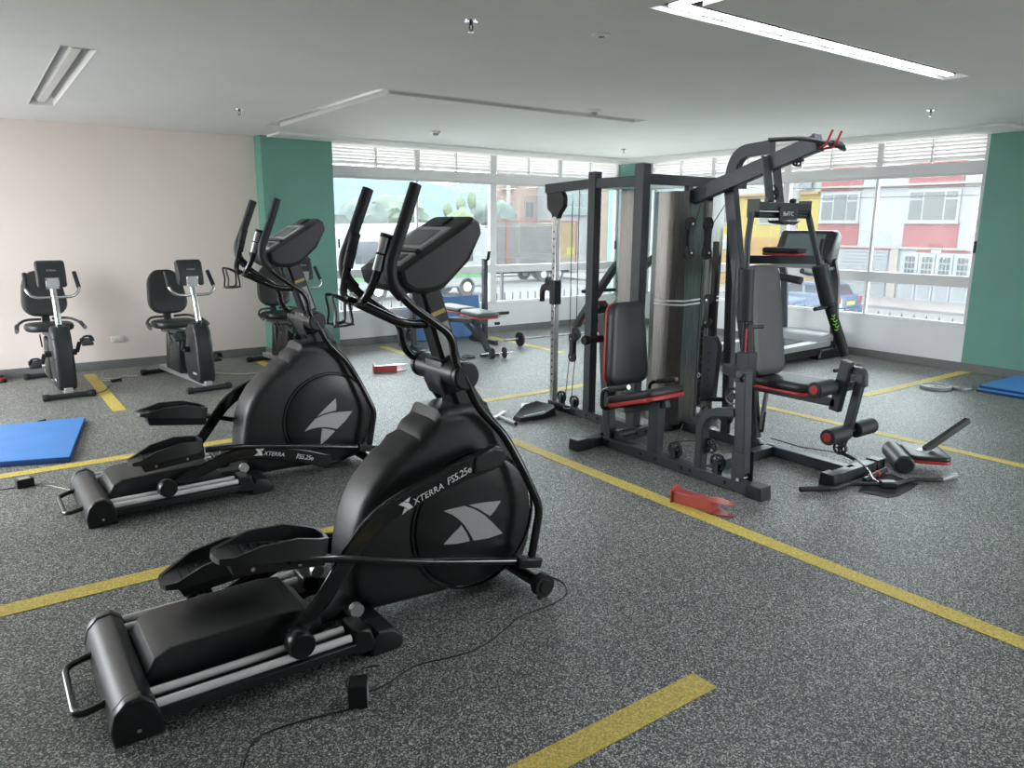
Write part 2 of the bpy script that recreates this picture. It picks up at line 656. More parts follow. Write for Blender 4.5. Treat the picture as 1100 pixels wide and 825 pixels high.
def make_window(name, along, plane, a0, a1, z_sill, z_tr0, z_tr1, z_glass, z_beam, z_top, posts, thin, lposts, out):
    """A steel window wall: fixed panes, a transom and a louvre band. along = 'x' or 'y'."""
    def S(u0, u1, d0, d1, z0, z1, m=None):
        m = m or MB()
        p0, p1 = plane + d0 * out, plane + d1 * out
        lo, hi = min(p0, p1), max(p0, p1)
        return m.span(u0, u1, lo, hi, z0, z1) if along == 'x' else m.span(lo, hi, u0, u1, z0, z1)
    w = bpy.data.objects.new(name, None)
    COL.objects.link(w)
    w['kind'] = 'structure'
    D0, D1 = 0.03, 0.09
    S(a0, a1, 0.0, 0.14, z_sill, z_sill + .028).build('window_sill', 'frame_white', w, bevel=.004)
    S(a0, a1, D0 + .01, D1, z_sill + .028, z_sill + .05).build('bottom_rail', 'frame_white', w, bevel=.003)
    S(a0, a1, 0.01, 0.11, z_tr0, z_tr1).build('transom', 'frame_white', w, bevel=.004)
    S(a0, a1, 0.01, 0.12, z_glass, z_beam).build('header_beam', 'frame_white', w, bevel=.004)
    S(a0, a1, 0.02, 0.05, z_glass - .02, z_glass).build('top_rail', 'frame_white', w, bevel=.003)
    ends = [(a0, a0 + .04), (a1 - .04, a1)]
    for (u0, u1) in ends + posts:
        S(u0, u1, 0.02, 0.10, z_sill + .05, z_tr0).build('frame_post', 'frame_white', w, bevel=.003)
        S(u0, u1, 0.02, 0.10, z_tr1, z_glass - .02).build('frame_post', 'frame_white', w, bevel=.003)
        S(u0, u1, 0.015, 0.11, z_beam, z_top).build('louvre_post', 'frame_white', w, bevel=.003)
    for u in thin:
        S(u - .014, u + .014, 0.035, 0.085, z_tr1, z_glass - .02).build('frame_post', 'frame_white', w, bevel=.003)
    for u in thin:
        S(u - .014, u + .014, 0.035, 0.085, z_sill + .05, z_tr0).build('frame_post', 'frame_white', w, bevel=.003)
    for (u0, u1) in lposts:
        S(u0, u1, 0.02, 0.07, z_beam, z_top).build('louvre_post', 'frame_white', w, bevel=.002)
    cuts = sorted(ends + posts + [(t - .014, t + .014) for t in thin])
    for i in range(len(cuts) - 1):
        u0, u1 = cuts[i][1], cuts[i + 1][0]
        S(u0, u1, 0.057, 0.063, z_sill + .05, z_tr0).build('pane', 'glass', w, smooth=False)
        S(u0, u1, 0.057, 0.063, z_tr1, z_glass - .02).build('pane', 'glass', w, smooth=False)
    cuts = sorted(ends + posts + lposts)
    n = 6
    pitch = (z_top - z_beam) / (n + .2)
    for i in range(len(cuts) - 1):
        u0, u1 = cuts[i][1], cuts[i + 1][0]
        for k in range(n):
            zc = z_beam + .02 + pitch * (k + .5)
            t = pitch * .50
            poly = [(plane + .041 * out, zc + t), (plane + .035 * out, zc + t - .004), (plane + .074 * out, zc - t - .004), (plane + .080 * out, zc - t)]
            m = MB()
            if along == 'x':
                m.prism(poly, 'x', u0, u1)
            else:
                m.prism(poly, 'y', u0, u1)
            m.build('louvre_slat', 'slat_white', w, smooth=False)
    return w


make_window('window_1', 'x', YW, 3.80, 8.92, 0.42, 0.905, 1.015, 2.21, 2.35, ZC - .02,
            [(6.345, 6.45)], [5.125], [(4.51, 4.53), (5.105, 5.17), (5.75, 5.77), (7.04, 7.06), (7.635, 7.70), (8.28, 8.30)], 1)
make_window('window_2', 'y', XW, 3.79, 8.80, 0.485, 0.94, 1.065, 2.20, 2.33, ZC - .02,
            [(6.23, 6.325)], [5.02], [(4.39, 4.41), (4.97, 5.045), (5.645, 5.665), (6.92, 6.94), (7.51, 7.57), (8.17, 8.19)], 1)
# small dark latches on the window edges
MB().span(3.935, 3.955, YW - .005, YW + .03, 1.30, 1.42).build('latch', 'gun_dark', bpy.data.objects['window_1'], bevel=.003)
MB().span(8.865, 8.885, YW - .005, YW + .03, 1.22, 1.36).build('latch', 'gun_dark', bpy.data.objects['window_1'], bevel=.003)
MB().span(XW - .005, XW + .03, 3.80, 3.82, 1.33, 1.46).build('latch', 'gun_dark', bpy.data.objects['window_2'], bevel=.003)

# ---------------------------------------------------------------- ceiling fixtures


def channel(mb, x0, x1, y0, y1, t=.006, z1=2.74):
    mb.span(x0, x1, y0, y1, z1, z1 + t)
    mb.span(x0, x0 + t, y0, y1, ZC - .003, z1).span(x1 - t, x1, y0, y1, ZC - .003, z1)
    mb.span(x0, x1, y0, y0 + t, ZC - .003, z1).span(x0, x1, y1 - t, y1, ZC - .003, z1)
    return mb


t = thing('ceiling_light', 'unlit straight recessed ceiling light above the exercise bikes', 'ceiling light', (0.68, 6.7, ZC))
channel(MB(), .58, .78, 5.35, 8.06).build('housing', 'ceiling', t, world=True, smooth=False)
MB().prism([(.60, 2.735), (.64, 2.65), (.72, 2.65), (.76, 2.735)], 'y', 5.42, 8.0).build('reflector', 'led_off', t, world=True, smooth=False)
MB().prism([(.645, 2.648), (.655, 2.630), (.705, 2.630), (.715, 2.648)], 'y', 5.45, 7.97).build('diffuser', 'led_off', t, world=True)
MB().span(.70, .76, 5.36, 5.41, 2.64, 2.70).build('end_clip', 'gun_dark', t, world=True)

t = thing('ceiling_light', 'unlit L shaped recessed ceiling light in front of the far window', 'ceiling light', (2.77, 5.55, ZC))
m = MB()
m.span(2.68, 2.86, 5.46, 8.18, 2.70, 2.706).span(2.86, 5.57, 5.46, 5.64, 2.70, 2.706)
for a in ((2.68, 2.686, 5.46, 8.18), (2.854, 2.86, 5.64, 8.18), (2.68, 5.57, 5.46, 5.466), (2.86, 5.57, 5.634, 5.64), (5.564, 5.57, 5.46, 5.64), (2.68, 2.86, 8.174, 8.18)):
    m.span(*a, ZC - .003, 2.70)
m.build('housing', 'ceiling', t, world=True, smooth=False)
MB().span(2.735, 2.805, 5.60, 8.12, 2.635, 2.66).build('diffuser', 'led_off', t, world=True, bevel=.008)
MB().span(2.735, 5.50, 5.515, 5.585, 2.635, 2.66).build('diffuser', 'led_off', t, world=True, bevel=.008)
MB().span(2.70, 2.84, 5.47, 5.49, 2.625, 2.69).build('corner_clip', 'gunmetal', t, world=True)

t = thing('ceiling_light', 'lit L shaped LED strip glowing white in the ceiling', 'ceiling light', (2.86, 2.645, ZC))
m = MB()
m.span(2.77, 2.95, .6, 2.735, 2.70, 2.706).span(2.95, 5.71, 2.555, 2.735, 2.70, 2.706)
for a in ((2.77, 2.776, .6, 2.735), (2.944, 2.95, .6, 2.555), (2.77, 5.71, 2.729, 2.735), (2.95, 5.71, 2.555, 2.561), (5.704, 5.71, 2.555, 2.735), (2.77, 2.95, .6, .606)):
    m.span(*a, ZC - .003, 2.70)
m.build('housing', 'ceiling', t, world=True, smooth=False)
MB().span(2.838, 2.882, .70, 2.623, 2.622, 2.628).build('led_diffuser', 'led_on', t, world=True)
MB().span(2.822, 2.898, .70, 2.683, 2.628, 2.66).span(2.898, 5.603, 2.607, 2.683, 2.628, 2.66).build('led_profile', 'gunmetal', t, world=True, smooth=False)
MB().span(2.838, 5.60, 2.623, 2.667, 2.622, 2.628).build('led_diffuser', 'led_on', t, world=True)

# sprinklers, detectors


def sprinkler(x, y, label):
    t = thing('sprinkler', label, 'sprinkler', (x, y, ZC), group='ceiling sprinklers')
    MB().lathe([(.014, -.004), (.034, -.007), (.036, 0)], (0, 0, 0)).build('escutcheon', 'chrome', t)
    m = MB().cyl((0, 0, -.004), (0, 0, -.022), .009, 10)
    m.tube([(-.009, 0, -.02), (-.011, 0, -.04), (0, 0, -.052)], .0025, 6).tube([(.009, 0, -.02), (.011, 0, -.04), (0, 0, -.052)], .0025, 6)
    m.build('body', 'gunmetal', t)
    MB().lathe([(.0, -.058), (.015, -.056), (.015, -.053), (0, -.052)], (0, 0, 0)).build('deflector', 'chrome', t)


sprinkler(2.217, 3.438, 'sprinkler head with a shiny rim nearest in the ceiling')
sprinkler(2.149, 7.211, 'small sprinkler head in the ceiling before the green pillar')
sprinkler(7.34, 7.607, 'small sprinkler head in the ceiling near the window corner')
sprinkler(7.039, 3.45, 'small sprinkler head in the ceiling right of the lit strip')


def detector(x, y, label, flat=False):
    t = thing('smoke_detector', label, 'smoke detector', (x, y, ZC), group='ceiling detectors')
    if flat:
        MB().lathe([(.0, -.012), (.03, -.013), (.05, -.009), (.055, 0)], (0, 0, 0)).build('base', 'white_print', t)
        MB().lathe([(.0, -.0145), (.016, -.0145), (.017, -.012)], (0, 0, 0)).build('sensor', 'gun_dark', t)
    else:
        MB().lathe([(.045, -.022), (.052, -.018), (.055, 0)], (0, 0, 0)).build('base', 'led_off', t)
        MB().lathe([(.0, -.05), (.02, -.048), (.033, -.036), (.036, -.021)], (0, 0, 0)).build('sensor', 'grey_label', t)


detector(4.374, 7.519, 'white smoke detector on the ceiling over the far window')
detector(4.707, 5.277, 'white smoke detector beside the L shaped unlit ceiling light')
detector(2.936, 3.247, 'flat white disc detector on the ceiling left of the lit strip', True)

# wall sockets
t = thing('wall_socket', 'pale double socket on the pinkish wall between the two bikes', 'socket', (1.257, YW, .33))
MB().span(1.19, 1.324, YW - .012, YW, .295, .365).build('plate', 'outlet', t, world=True, bevel=.004)
for x in (1.225, 1.29):
    MB().span(x - .02, x + .02, YW - .015, YW - .011, .31, .35).build('outlet_face', 'outlet', t, world=True, bevel=.003)
t = thing('wall_socket', 'pale socket on the white wall under the far window', 'socket', (6.56, YW, .28))
MB().span(6.50, 6.62, YW - .012, YW, .225, .33).build('plate', 'outlet', t, world=True, bevel=.004)
MB().span(6.53, 6.59, YW - .015, YW - .011, .25, .305).build('outlet_face', 'outlet', t, world=True, bevel=.003)

# ================================================================ ELLIPTICALS
OX = 1.05


def L2(p):
    return (p[0] - OX, p[1])


def elliptical(loc, rz, label, near_up):
    t = thing('elliptical_trainer', label, 'elliptical', loc, rz, 'elliptical trainers')
    X = lambda x: x - OX
    # --- flywheel housing
    out = [(1.50, .855), (1.478, .815), (1.43, .788), (1.405, .748), (1.355, .730), (1.318, .690), (1.285, .678), (1.24, .632), (1.19, .582), (1.145, .512), (1.108, .42), (1.088, .30), (1.078, .20),
           (1.09, .12), (1.2, .055), (1.5, .035), (1.80, .035), (1.925, .06), (1.972, .16), (1.99, .295), (1.965, .42), (1.92, .52), (1.85, .655), (1.775, .785), (1.745, .855)]
    out = [(X(a), b) for a, b in out]
    MB().prism(out, 'y', -.132, .132, inset=.055, lip=.06).build('flywheel_housing', 'black_plastic', t, bevel=0, angle=30)
    for (x, z) in ((1.385, .705), (1.50, .62 + .12), (1.31, .62), (1.88, .50), (1.60, .80)):
        MB().cyl((X(x), -.1335, z), (X(x), -.1305, z), .007, 10).build('screw_hole', 'gun_dark', t)
    cxz = (X(1.655), .345)
    for s in (-1, 1):
        d = MB().lathe([(0, s * .150), (.16, s * .149), (.27, s * .146), (.292, s * .140), (.300, s * .128)], (cxz[0], 0, cxz[1]), 'y', 56).build('side_disc', 'dark_plastic', t)
        MB().lathe([(.306, s * .126), (.306, s * .139), (.313, s * .139), (.313, s * .126)], (cxz[0], 0, cxz[1]), 'y', 56, closed=True).build('disc_rim', 'black_gloss', t)
        yb = s * .1515
        rot = 0.0 if near_up else R(44)
        def q(pts, nm, th=.002):
            pts = [(1.655 + (a - 1.655) * math.cos(rot) - (b - .345) * math.sin(rot), .345 + (a - 1.655) * math.sin(rot) + (b - .345) * math.cos(rot)) for a, b in pts]
            return MB().prism([(X(a), b) for a, b in pts], 'y', s * .146, yb + s * th).build(nm, 'silver_decal', d, bevel=.0008)
        q([(1.488, .430), (1.535, .432), (1.592, .430), (1.64, .405), (1.69, .368), (1.74, .315), (1.790, .258), (1.71, .253), (1.634, .262), (1.615, .300), (1.592, .340), (1.56, .378), (1.525, .408)], 'emblem_stroke')
        q([(1.612, .430), (1.69, .424), (1.780, .412), (1.745, .372), (1.722, .355), (1.66, .403)], 'emblem_stroke', .0015)
        q([(1.574, .348), (1.53, .318), (1.483, .282), (1.55, .268), (1.616, .264), (1.60, .305)], 'emblem_stroke', .0015)
    # --- mast, boss, console
    m = MB().sweep([(X(1.69), 0, .80), (X(1.605), 0, 1.0)], rect(.11, .13), ref=(0, 1, 0)).build('mast_foot', 'black_plastic', t, bevel=.02)
    m = MB().sweep([(X(1.62), 0, .985), (X(1.50), 0, 1.36)], rect(.095, .10), ref=(0, 1, 0)).build('mast', 'dark_plastic', t, bevel=.018)
    e = Vector((1.50 - 1.62, 0, 1.36 - .985)).normalized()
    for s in (-1, 1):
        lb = basis(e, (1, 0, .3), (X(1.565), s * .0485, 1.155))
        a = Vector((X(1.535), s * .049, 1.21))
        nrm = Vector((0, s, 0))
        side = Vector((e.z, 0, -e.x))
        def plate(c, l, w, nm, mt):
            c = Vector(c)
            v = [c + e * (l / 2 * i) + side * (w / 2 * j) + nrm * k for k in (-.004, .004) for i, j in ((-1, -1), (1, -1), (1, 1), (-1, 1))]
            MB().add(v, [[3, 2, 1, 0], [4, 5, 6, 7], [0, 1, 5, 4], [1, 2, 6, 5], [2, 3, 7, 6], [3, 0, 4, 7]]).build(nm, mt, t, smooth=False)
        plate((X(1.572), s * .0485, 1.135), .15, .062, 'label_plate', 'grey_label')
        plate((X(1.535), s * .0485, 1.25), .018, .066, 'label_stripe', 'gold_label')
    MB().cyl((X(1.585), -.155, 1.0), (X(1.585), .155, 1.0), .056, 28).build('pivot_boss', 'dark_plastic', t, bevel=.006)
    MB().prism([(X(1.525), .955), (X(1.535), 1.045), (X(1.58), 1.07), (X(1.65), 1.05), (X(1.675), .97), (X(1.64), .91), (X(1.55), .90)], 'y', -.085, .085, inset=.025, lip=.03).build('pivot_cover', 'dark_plastic', t)
    MB().sweep([(X(1.655), 0, .985), (X(1.845), 0, .70)], rect(.03, .075), ref=(0, 1, 0)).build('front_cover', 'cover_grey', t, bevel=.004)
    con = [(1.285, 1.425), (1.300, 1.372), (1.345, 1.343), (1.43, 1.336), (1.50, 1.352), (1.625, 1.462), (1.682, 1.575), (1.672, 1.618), (1.640, 1.636), (1.575, 1.600)]
    con = [(X(a), b) for a, b in con]
    cs = MB().prism(con, 'y', -.175, .175, inset=.035, lip=.05).build('console', 'black_plastic', t, bevel=.004, angle=14)
    # face of the console runs from (1.285,1.425) to (1.64,1.636)
    d = Vector((1.640 - 1.285, 0, 1.636 - 1.425)).normalized()
    nn = Vector((-d.z, 0, d.x))
    base = Vector((X(1.285), 0, 1.425))
    def face(u0, u1, w, h, nm, mt, lift=0.0):
        c = base + d * ((u0 + u1) / 2) + nn * lift
        mtx = Matrix((d, Vector((0, 1, 0)), nn)).transposed()
        MB().box(c, (u1 - u0, w, h), mtx).build(nm, mt, cs, bevel=.003)
    face(.155, .315, .26, .012, 'display_bezel', 'grey_label', .004)
    face(.175, .29, .19, .014, 'display', 'screen', .005)
    face(.045, .125, .27, .012, 'button_panel', 'grey_label', .004)
    face(.13, .148, .27, .02, 'reading_ledge', 'dark_plastic', .006)
    face(.335, .395, .07, .010, 'fan_vent', 'gun_dark', .006)
    for k in (-.09, -.03, .03, .09):
        c = base + d * .085 + nn * .0105 + Vector((0, k, 0))
        MB().box(c, (.045, .04, .006), Matrix((d, Vector((0, 1, 0)), nn)).transposed()).build('button', 'gunmetal', cs, bevel=.002)
    # --- fixed pulse handlebars with bottle cage
    MB().tube(fillet([(X(1.52), 0, 1.20), (X(1.40), 0, 1.205), (X(1.20), 0, 1.305)], .06), .019, 12).build('fixed_bar', 'black_gloss', t)
    for s in (-1, 1):
        pth = fillet([(X(1.20), 0, 1.305), (X(1.185), s * .10, 1.315), (X(1.215), s * .135, 1.39), (X(1.262), s * .14, 1.545)], .05)
        MB().tube(pth, .016, 12).build('pulse_handle', 'black_gloss', t)
        a, b = Vector((X(1.228), s * .1365, 1.432)), Vector((X(1.264), s * .14, 1.552))
        MB().sweep([a, a + (b - a) * .47], circle(.0215, 16)).build('pulse_grip', 'chrome' if s == -1 else 'foam', t)
        MB().sweep([a + (b - a) * .53, b], circle(.0215, 16)).build('pulse_grip', 'chrome' if s == -1 else 'foam', t)
        MB().sweep([a + (b - a) * .47, a + (b - a) * .53], circle(.0225, 16)).build('grip_ring', 'rubber', t)
        MB().sweep([b, b + (b - a).normalized() * .015], circle(.0225, 16)).build('grip_cap', 'rubber', t)
    m = MB()
    for s in (-1, 1):
        m.sweep(fillet([(X(1.16), s * .02, 1.31), (X(1.165), s * .04, 1.225), (X(1.09), s * .04, 1.222), (X(1.10), s * .035, 1.27), (X(1.085), s * .03, 1.345), (X(1.13), s * .02, 1.33), (X(1.17), 0, 1.30)], .02, 3), rect(.008, .012), ref=(0, 1, 0))
    m.bar((X(1.09), -.04, 1.222), (X(1.09), .04, 1.222), .012, .006)
    m.bar((X(1.165), -.04, 1.226), (X(1.165), .04, 1.226), .012, .006)
    m.bar((X(1.16), 0, 1.32), (X(1.21), 0, 1.305), .02, .02)
    m.build('bottle_cage', 'gun_dark', t)
    # --- swinging arms with handles, links, pedals
    for s in (-1, 1):
        upp = (s == -1) == near_up
        y0, y1 = s * .175, s * .235
        hi = [(1.578, y0, 1.0), (1.508, y0, 1.07), (1.497, y0, 1.181), (1.318, y0, 1.305), (1.243, y0, 1.385), (1.236, y0, 1.46), (1.285, y0, 1.575), (1.350, y0, 1.745)]
        lo = [(1.578, y0, 1.0), (1.645, y0, .862), (1.778, y0, .722), (1.845, s * .205, .584), (1.935, y1, .372), (1.885, y1, .125)]
        if s == 1:
            hi = [(a + .018 * (c - 1.0) / .74, b, c) for a, b, c in hi]
        k_ = (2.69 + s * .175) / (2.69 + s * .22)
        hi = [hi[0]] + [(a * k_, b, 1.6 + (c - 1.6) * k_) for a, b, c in hi[1:]]
        arm = MB().tube(fillet([(X(a), b, c) for a, b, c in hi], .05), .0175, 12).build('swing_handle', 'black_gloss', t)
        gp = [(X(a), b, c) for a, b, c in hi[3:]]
        gp[0] = tuple(Vector(gp[0]).lerp(Vector(gp[1]), .45))
        MB().tube(fillet(gp, .05), .0235, 14).build('foam_grip', 'foam', arm)
        MB().tube(fillet([(X(a), b, c) for a, b, c in lo], .05), .0185, 12).build('swing_arm', 'black_gloss', t)
        MB().cyl((X(1.585), s * .155, 1.0), (X(1.585), s * .192, 1.0), .059, 28).build('boss_cap', 'dark_plastic', t, bevel=.008)
        MB().sweep([(X(1.80), y1, .150), (X(1.93), y1, .118)], rect(.046, .06), ref=(0, 1, 0)).build('link_bracket', 'dark_plastic', t, bevel=.008)
        # pedal arm from the crank, over the pedal, to the roller on the rails
        ya = s * .225
        if upp:
            pa = [(1.69, ya, .645), (1.54, ya, .625), (1.367, ya, .578), (1.203, ya, .528), (1.10, ya, .462), (1.01, ya, .352), (.915, ya, .225), (.80, ya, .125)]
            sec = [1, 1, .95, .9, .9, .85, .8, .75]
            ped = (.555, .470, -9.0)
            lk = [(1.885, y1, .132), (1.386, y1, .262), (.96, y1, .395), (.80, y1, .43)]
            rx = .80
        else:
            pa = [(1.60, ya, .085), (1.45, ya, .15), (1.28, ya, .20), (1.12, ya, .235), (.98, ya, .235), (.87, ya, .20), (.74, ya, .15), (.62, ya, .10)]
            sec = [1, 1, .95, .9, .9, .85, .8, .75]
            ped = (.438, .268, 4.0)
            lk = [(1.885, y1, .132), (1.45, y1, .215), (1.02, y1, .29), (.84, y1, .30)]
            rx = .60
        pth = fillet([(X(a), b, c) for a, b, c in pa], .10, 4)
        n = len(pth)
        MB().sweep(pth, rect(.098, .036), ref=(0, -1, 0), scale=[1 - .36 * k / (n - 1) for k in range(n)]).build('pedal_arm', 'black_gloss', t, bevel=.012, seg=3)
        if upp:
            m = MB()
            m.prism([(X(1.72), .61), (X(1.745), .645), (X(1.73), .685), (X(1.69), .70), (X(1.58), .672), (X(1.57), .60), (X(1.66), .598)], 'y', ya - .026, ya + .026)
            m.build('crank_cover', 'dark_plastic', t, bevel=.012, seg=3)
        MB().cyl((X(pa[0][0]), s * .10, pa[0][2]), (X(pa[0][0]), s * .215, pa[0][2]), .022, 14).build('crank_pin', 'gun_dark', t)
        rl = MB().lathe([(0, -.034), (.044, -.034), (.05, -.026), (.05, .026), (.044, .034), (0, .034)], (X(rx), s * .300, .135), 'y', 26).build('roller', 'dark_plastic', t)
        MB().cyl((X(rx), s * .22, .135), (X(rx), s * .30, .135), .022, 14).build('axle', 'gun_dark', t)
        # pedal tray
        px, pz, ang = ped
        ca, sa = math.cos(R(ang)), math.sin(R(ang))
        def T(u, v, w):
            return (X(px) + u * ca - w * sa, s * .165 + v, pz + u * sa + w * ca)
        ol = [(0.012, -.055), (0.0, -.02), (0.0, .02), (.012, .055), (.05, .078), (.14, .088), (.27, .086), (.36, .078), (.395, .060), (.402, .02), (.402, -.02), (.395, -.060), (.36, -.078), (.27, -.086), (.14, -.088), (.05, -.078)]
        def hh(u):
            return .022 + .062 * max(0.0, min(1.0, (u - .03) / .16)) - .02 * max(0, (u - .25) / .15)
        nO = len(ol)
        v, f = [], []
        for (a, b) in ol:
            k = .012
            ia, ib = a + (k if a < .2 else -k) * (1 if abs(a - .2) > .12 else 0), b - math.copysign(k, b)
            v += [T(a, b, 0), T(a, b, hh(a)), T(ia, ib, hh(a)), T(ia, ib, .02)]
        for i in range(nO):
            j = (i + 1) % nO
            for k in range(3):
                f.append([i * 4 + k, j * 4 + k, j * 4 + k + 1, i * 4 + k + 1])
        f.append([i * 4 for i in range(nO)])
        f.append([i * 4 + 3 for i in range(nO - 1, -1, -1)])
        pd = MB().add(v, f).build('pedal', 'black_plastic', t, bevel=.004, seg=2)
        for k in range(9):
            u = .07 + k * .034
            w_ = [T(u, -.06, .021), T(u + .008, -.06, .021), T(u + .008, .06, .021), T(u, .06, .021), T(u, -.06, .0255), T(u + .008, -.06, .0255), T(u + .008, .06, .0255), T(u, .06, .0255)]
            MB().add(w_, [[3, 2, 1, 0], [4, 5, 6, 7], [0, 1, 5, 4], [1, 2, 6, 5], [2, 3, 7, 6], [3, 0, 4, 7]]).build('tread_rib', 'rubber', pd, smooth=False)
        bk = [T(.07, -.045, -.055), T(.40, -.045, -.05), T(.40, .045, -.05), T(.07, .045, -.055), T(.05, -.045, -.001), T(.40, -.045, -.001), T(.40, .045, -.001), T(.05, .045, -.001)]
        MB().add(bk, [[3, 2, 1, 0], [4, 5, 6, 7], [0, 1, 5, 4], [1, 2, 6, 5], [2, 3, 7, 6], [3, 0, 4, 7]]).build('pedal_bracket', 'dark_plastic', pd, bevel=.005)
        for u in (.13, .30):
            a_, b_ = Vector(T(u, s * .04, -.03)), Vector(T(u, s * .051, -.03))
            MB().cyl(a_, b_, .008, 10).build('bolt', 'chrome', pd)
        MB().tube(fillet([(X(a), b, c) for a, b, c in lk], .08), .0165, 12).build('pedal_link', 'black_gloss', t)
        if s == -1 and upp:
            o = (X(1.300), ya - .0225, .530)
            mt = basis((.955, 0, .30), (-.30, 0, .955), o)
            lettering('XTERRA', .037, 'white_print', t, mt, shear=.15, space=1.05)
            mt = basis((.955, 0, .30), (-.30, 0, .955), (X(1.452), ya - .0225, .580))
            lettering('FS5.25e', .043, 'white_print', t, mt, shear=.15, space=.9)
            ux, uz = Vector((.955, 0, .30)), Vector((-.30, 0, .955))
            o = Vector((X(1.245), 0, .508))
            def lg(pts):
                pp = [o + ux * a + uz * b for a, b in pts]
                MB().prism([(p.x, p.z) for p in pp], 'y', ya - .019, ya - .0235).build('logo_stroke', 'white_print', t, smooth=False)
            lg([(0, .040), (.022, .040), (.040, .026), (.052, 0), (.030, 0), (.020, .018)])
            lg([(.026, .041), (.054, .045), (.042, .029)])
            lg([(0, -.006), (.026, 0), (.018, .016)])
        if s == -1 and not upp:
            # maker's name on the low pedal arm
            mt = basis((.955, 0, -.25), (.25, 0, .955), (X(1.17), ya - .0225, .212))
            lettering('XTERRA', .036, 'white_print', t, mt, shear=.15)
            mt = basis((.94, 0, -.30), (.30, 0, .94), (X(1.37), ya - .0225, .155))
            lettering('FS5.25e', .042, 'white_print', t, mt, shear=.15, space=.9)
            ux, uz = Vector((.955, 0, -.25)), Vector((.25, 0, .955))
            o = Vector((X(1.115), 0, .222))
            def lg(pts):
                pp = [o + ux * a + uz * b for a, b in pts]
                MB().prism([(p.x, p.z) for p in pp], 'y', ya - .019, ya - .0235).build('logo_stroke', 'white_print', t, smooth=False)
            lg([(0, .040), (.022, .040), (.040, .026), (.052, 0), (.030, 0), (.020, .018)])
            lg([(.026, .041), (.054, .045), (.042, .029)])
            lg([(0, -.006), (.026, 0), (.018, .016)])
        # rails
        for yy, zz in ((.318, .10), (.245, .10)):
            MB().cyl((X(.30), s * yy, zz), (X(.985), s * yy, zz), .0145, 16).build('rail', 'rail_silver', t)
        MB().span(X(.30), X(1.0), s * .17, s * .335, .045, .078).build('rail_bed', 'gun_dark', t, bevel=.004)
        MB().prism([(X(.985), .03), (X(1.0), .125), (X(1.06), .12), (X(1.09), .03)], 'y', s * .20, s * .335).build('rail_end', 'dark_plastic', t, bevel=.008)
        m = MB().prism([(X(1.06), .0), (X(1.06), .055), (X(1.09), .095), (X(1.16), .088), (X(1.195), .05), (X(1.195), .012), (X(1.17), 0)], 'y', s * .21, s * .335, inset=.012, lip=.015)
        m.build('stabilizer_cap', 'black_plastic', t)
        MB().cyl((X(1.06), s * .19, .14), (X(1.06), s * .215, .14), .028, 16).build('adjuster_knob', 'silver', t)
        MB().lathe([(0, -.026), (.03, -.026), (.033, -.018), (.05, -.018), (.052, .02), (.048, .026), (0, .026)], (X(1.885), s * .325, .052), 'y', 24).build('front_wheel', 'rubber', t)
    # base of the machine
    dprof = [(.192, 0.0), (.185, .05), (.20, .105), (.235, .14), (.28, .146), (.315, .118), (.335, .06), (.332, 0.0)]
    dprof = [(X(a), b) for a, b in dprof]
    MB().prism(dprof, 'y', -.29, .29).build('rear_cover', 'black_plastic', t, bevel=.004)
    for s in (-1, 1):
        MB().prism([(X(.262) + (a - X(.262)) * 1.03, b * 1.03) for a, b in dprof], 'y', s * .288, s * .338, inset=.012, lip=.012).build('rear_end_cap', 'dark_plastic', t)
        MB().cyl((X(.262), s * .336, .04), (X(.262), s * .342, .04), .007, 10).build('bolt', 'chrome', t)
    MB().tube(fillet([(X(.20), .17, .07), (X(.105), .17, .05), (X(.105), -.17, .05), (X(.20), -.17, .07)], .06), .013, 12).build('lift_handle', 'black_gloss', t)
    hump = [(X(.31), .03), (X(.315), .10), (X(.35), .165), (X(.40), .188), (X(.80), .196), (X(.875), .185), (X(.935), .12), (X(.95), .03)]
    MB().prism(hump, 'y', -.165, .165, inset=.012, lip=.014).build('centre_cover', 'black_plastic', t, angle=25)
    MB().span(X(.30), X(1.95), -.05, .05, .03, .085).build('main_beam', 'gun_dark', t, bevel=.006)
    MB().span(X(1.07), X(1.18), -.30, .30, .012, .07).build('middle_stabilizer', 'gun_dark', t, bevel=.01)
    MB().cyl((X(1.885), -.32, .052), (X(1.885), .32, .052), .03, 18).build('front_stabilizer', 'dark_plastic', t)
    MB().prism([(X(1.80), .04), (X(1.82), .14), (X(1.90), .12), (X(1.92), .05)], 'y', -.10, .10).build('front_bracket', 'dark_plastic', t, bevel=.01)
    return t


elliptical((OX, 2.69, 0), 0.0, 'black elliptical trainer closest to the camera, raised near pedal', True)
elliptical((OX + .155, 4.685, 0), R(1.2), 'black elliptical trainer standing behind the closest one, before the bikes', False)

# ================================================================ RECUMBENT BIKES (front foot at y=0, seat towards +y)


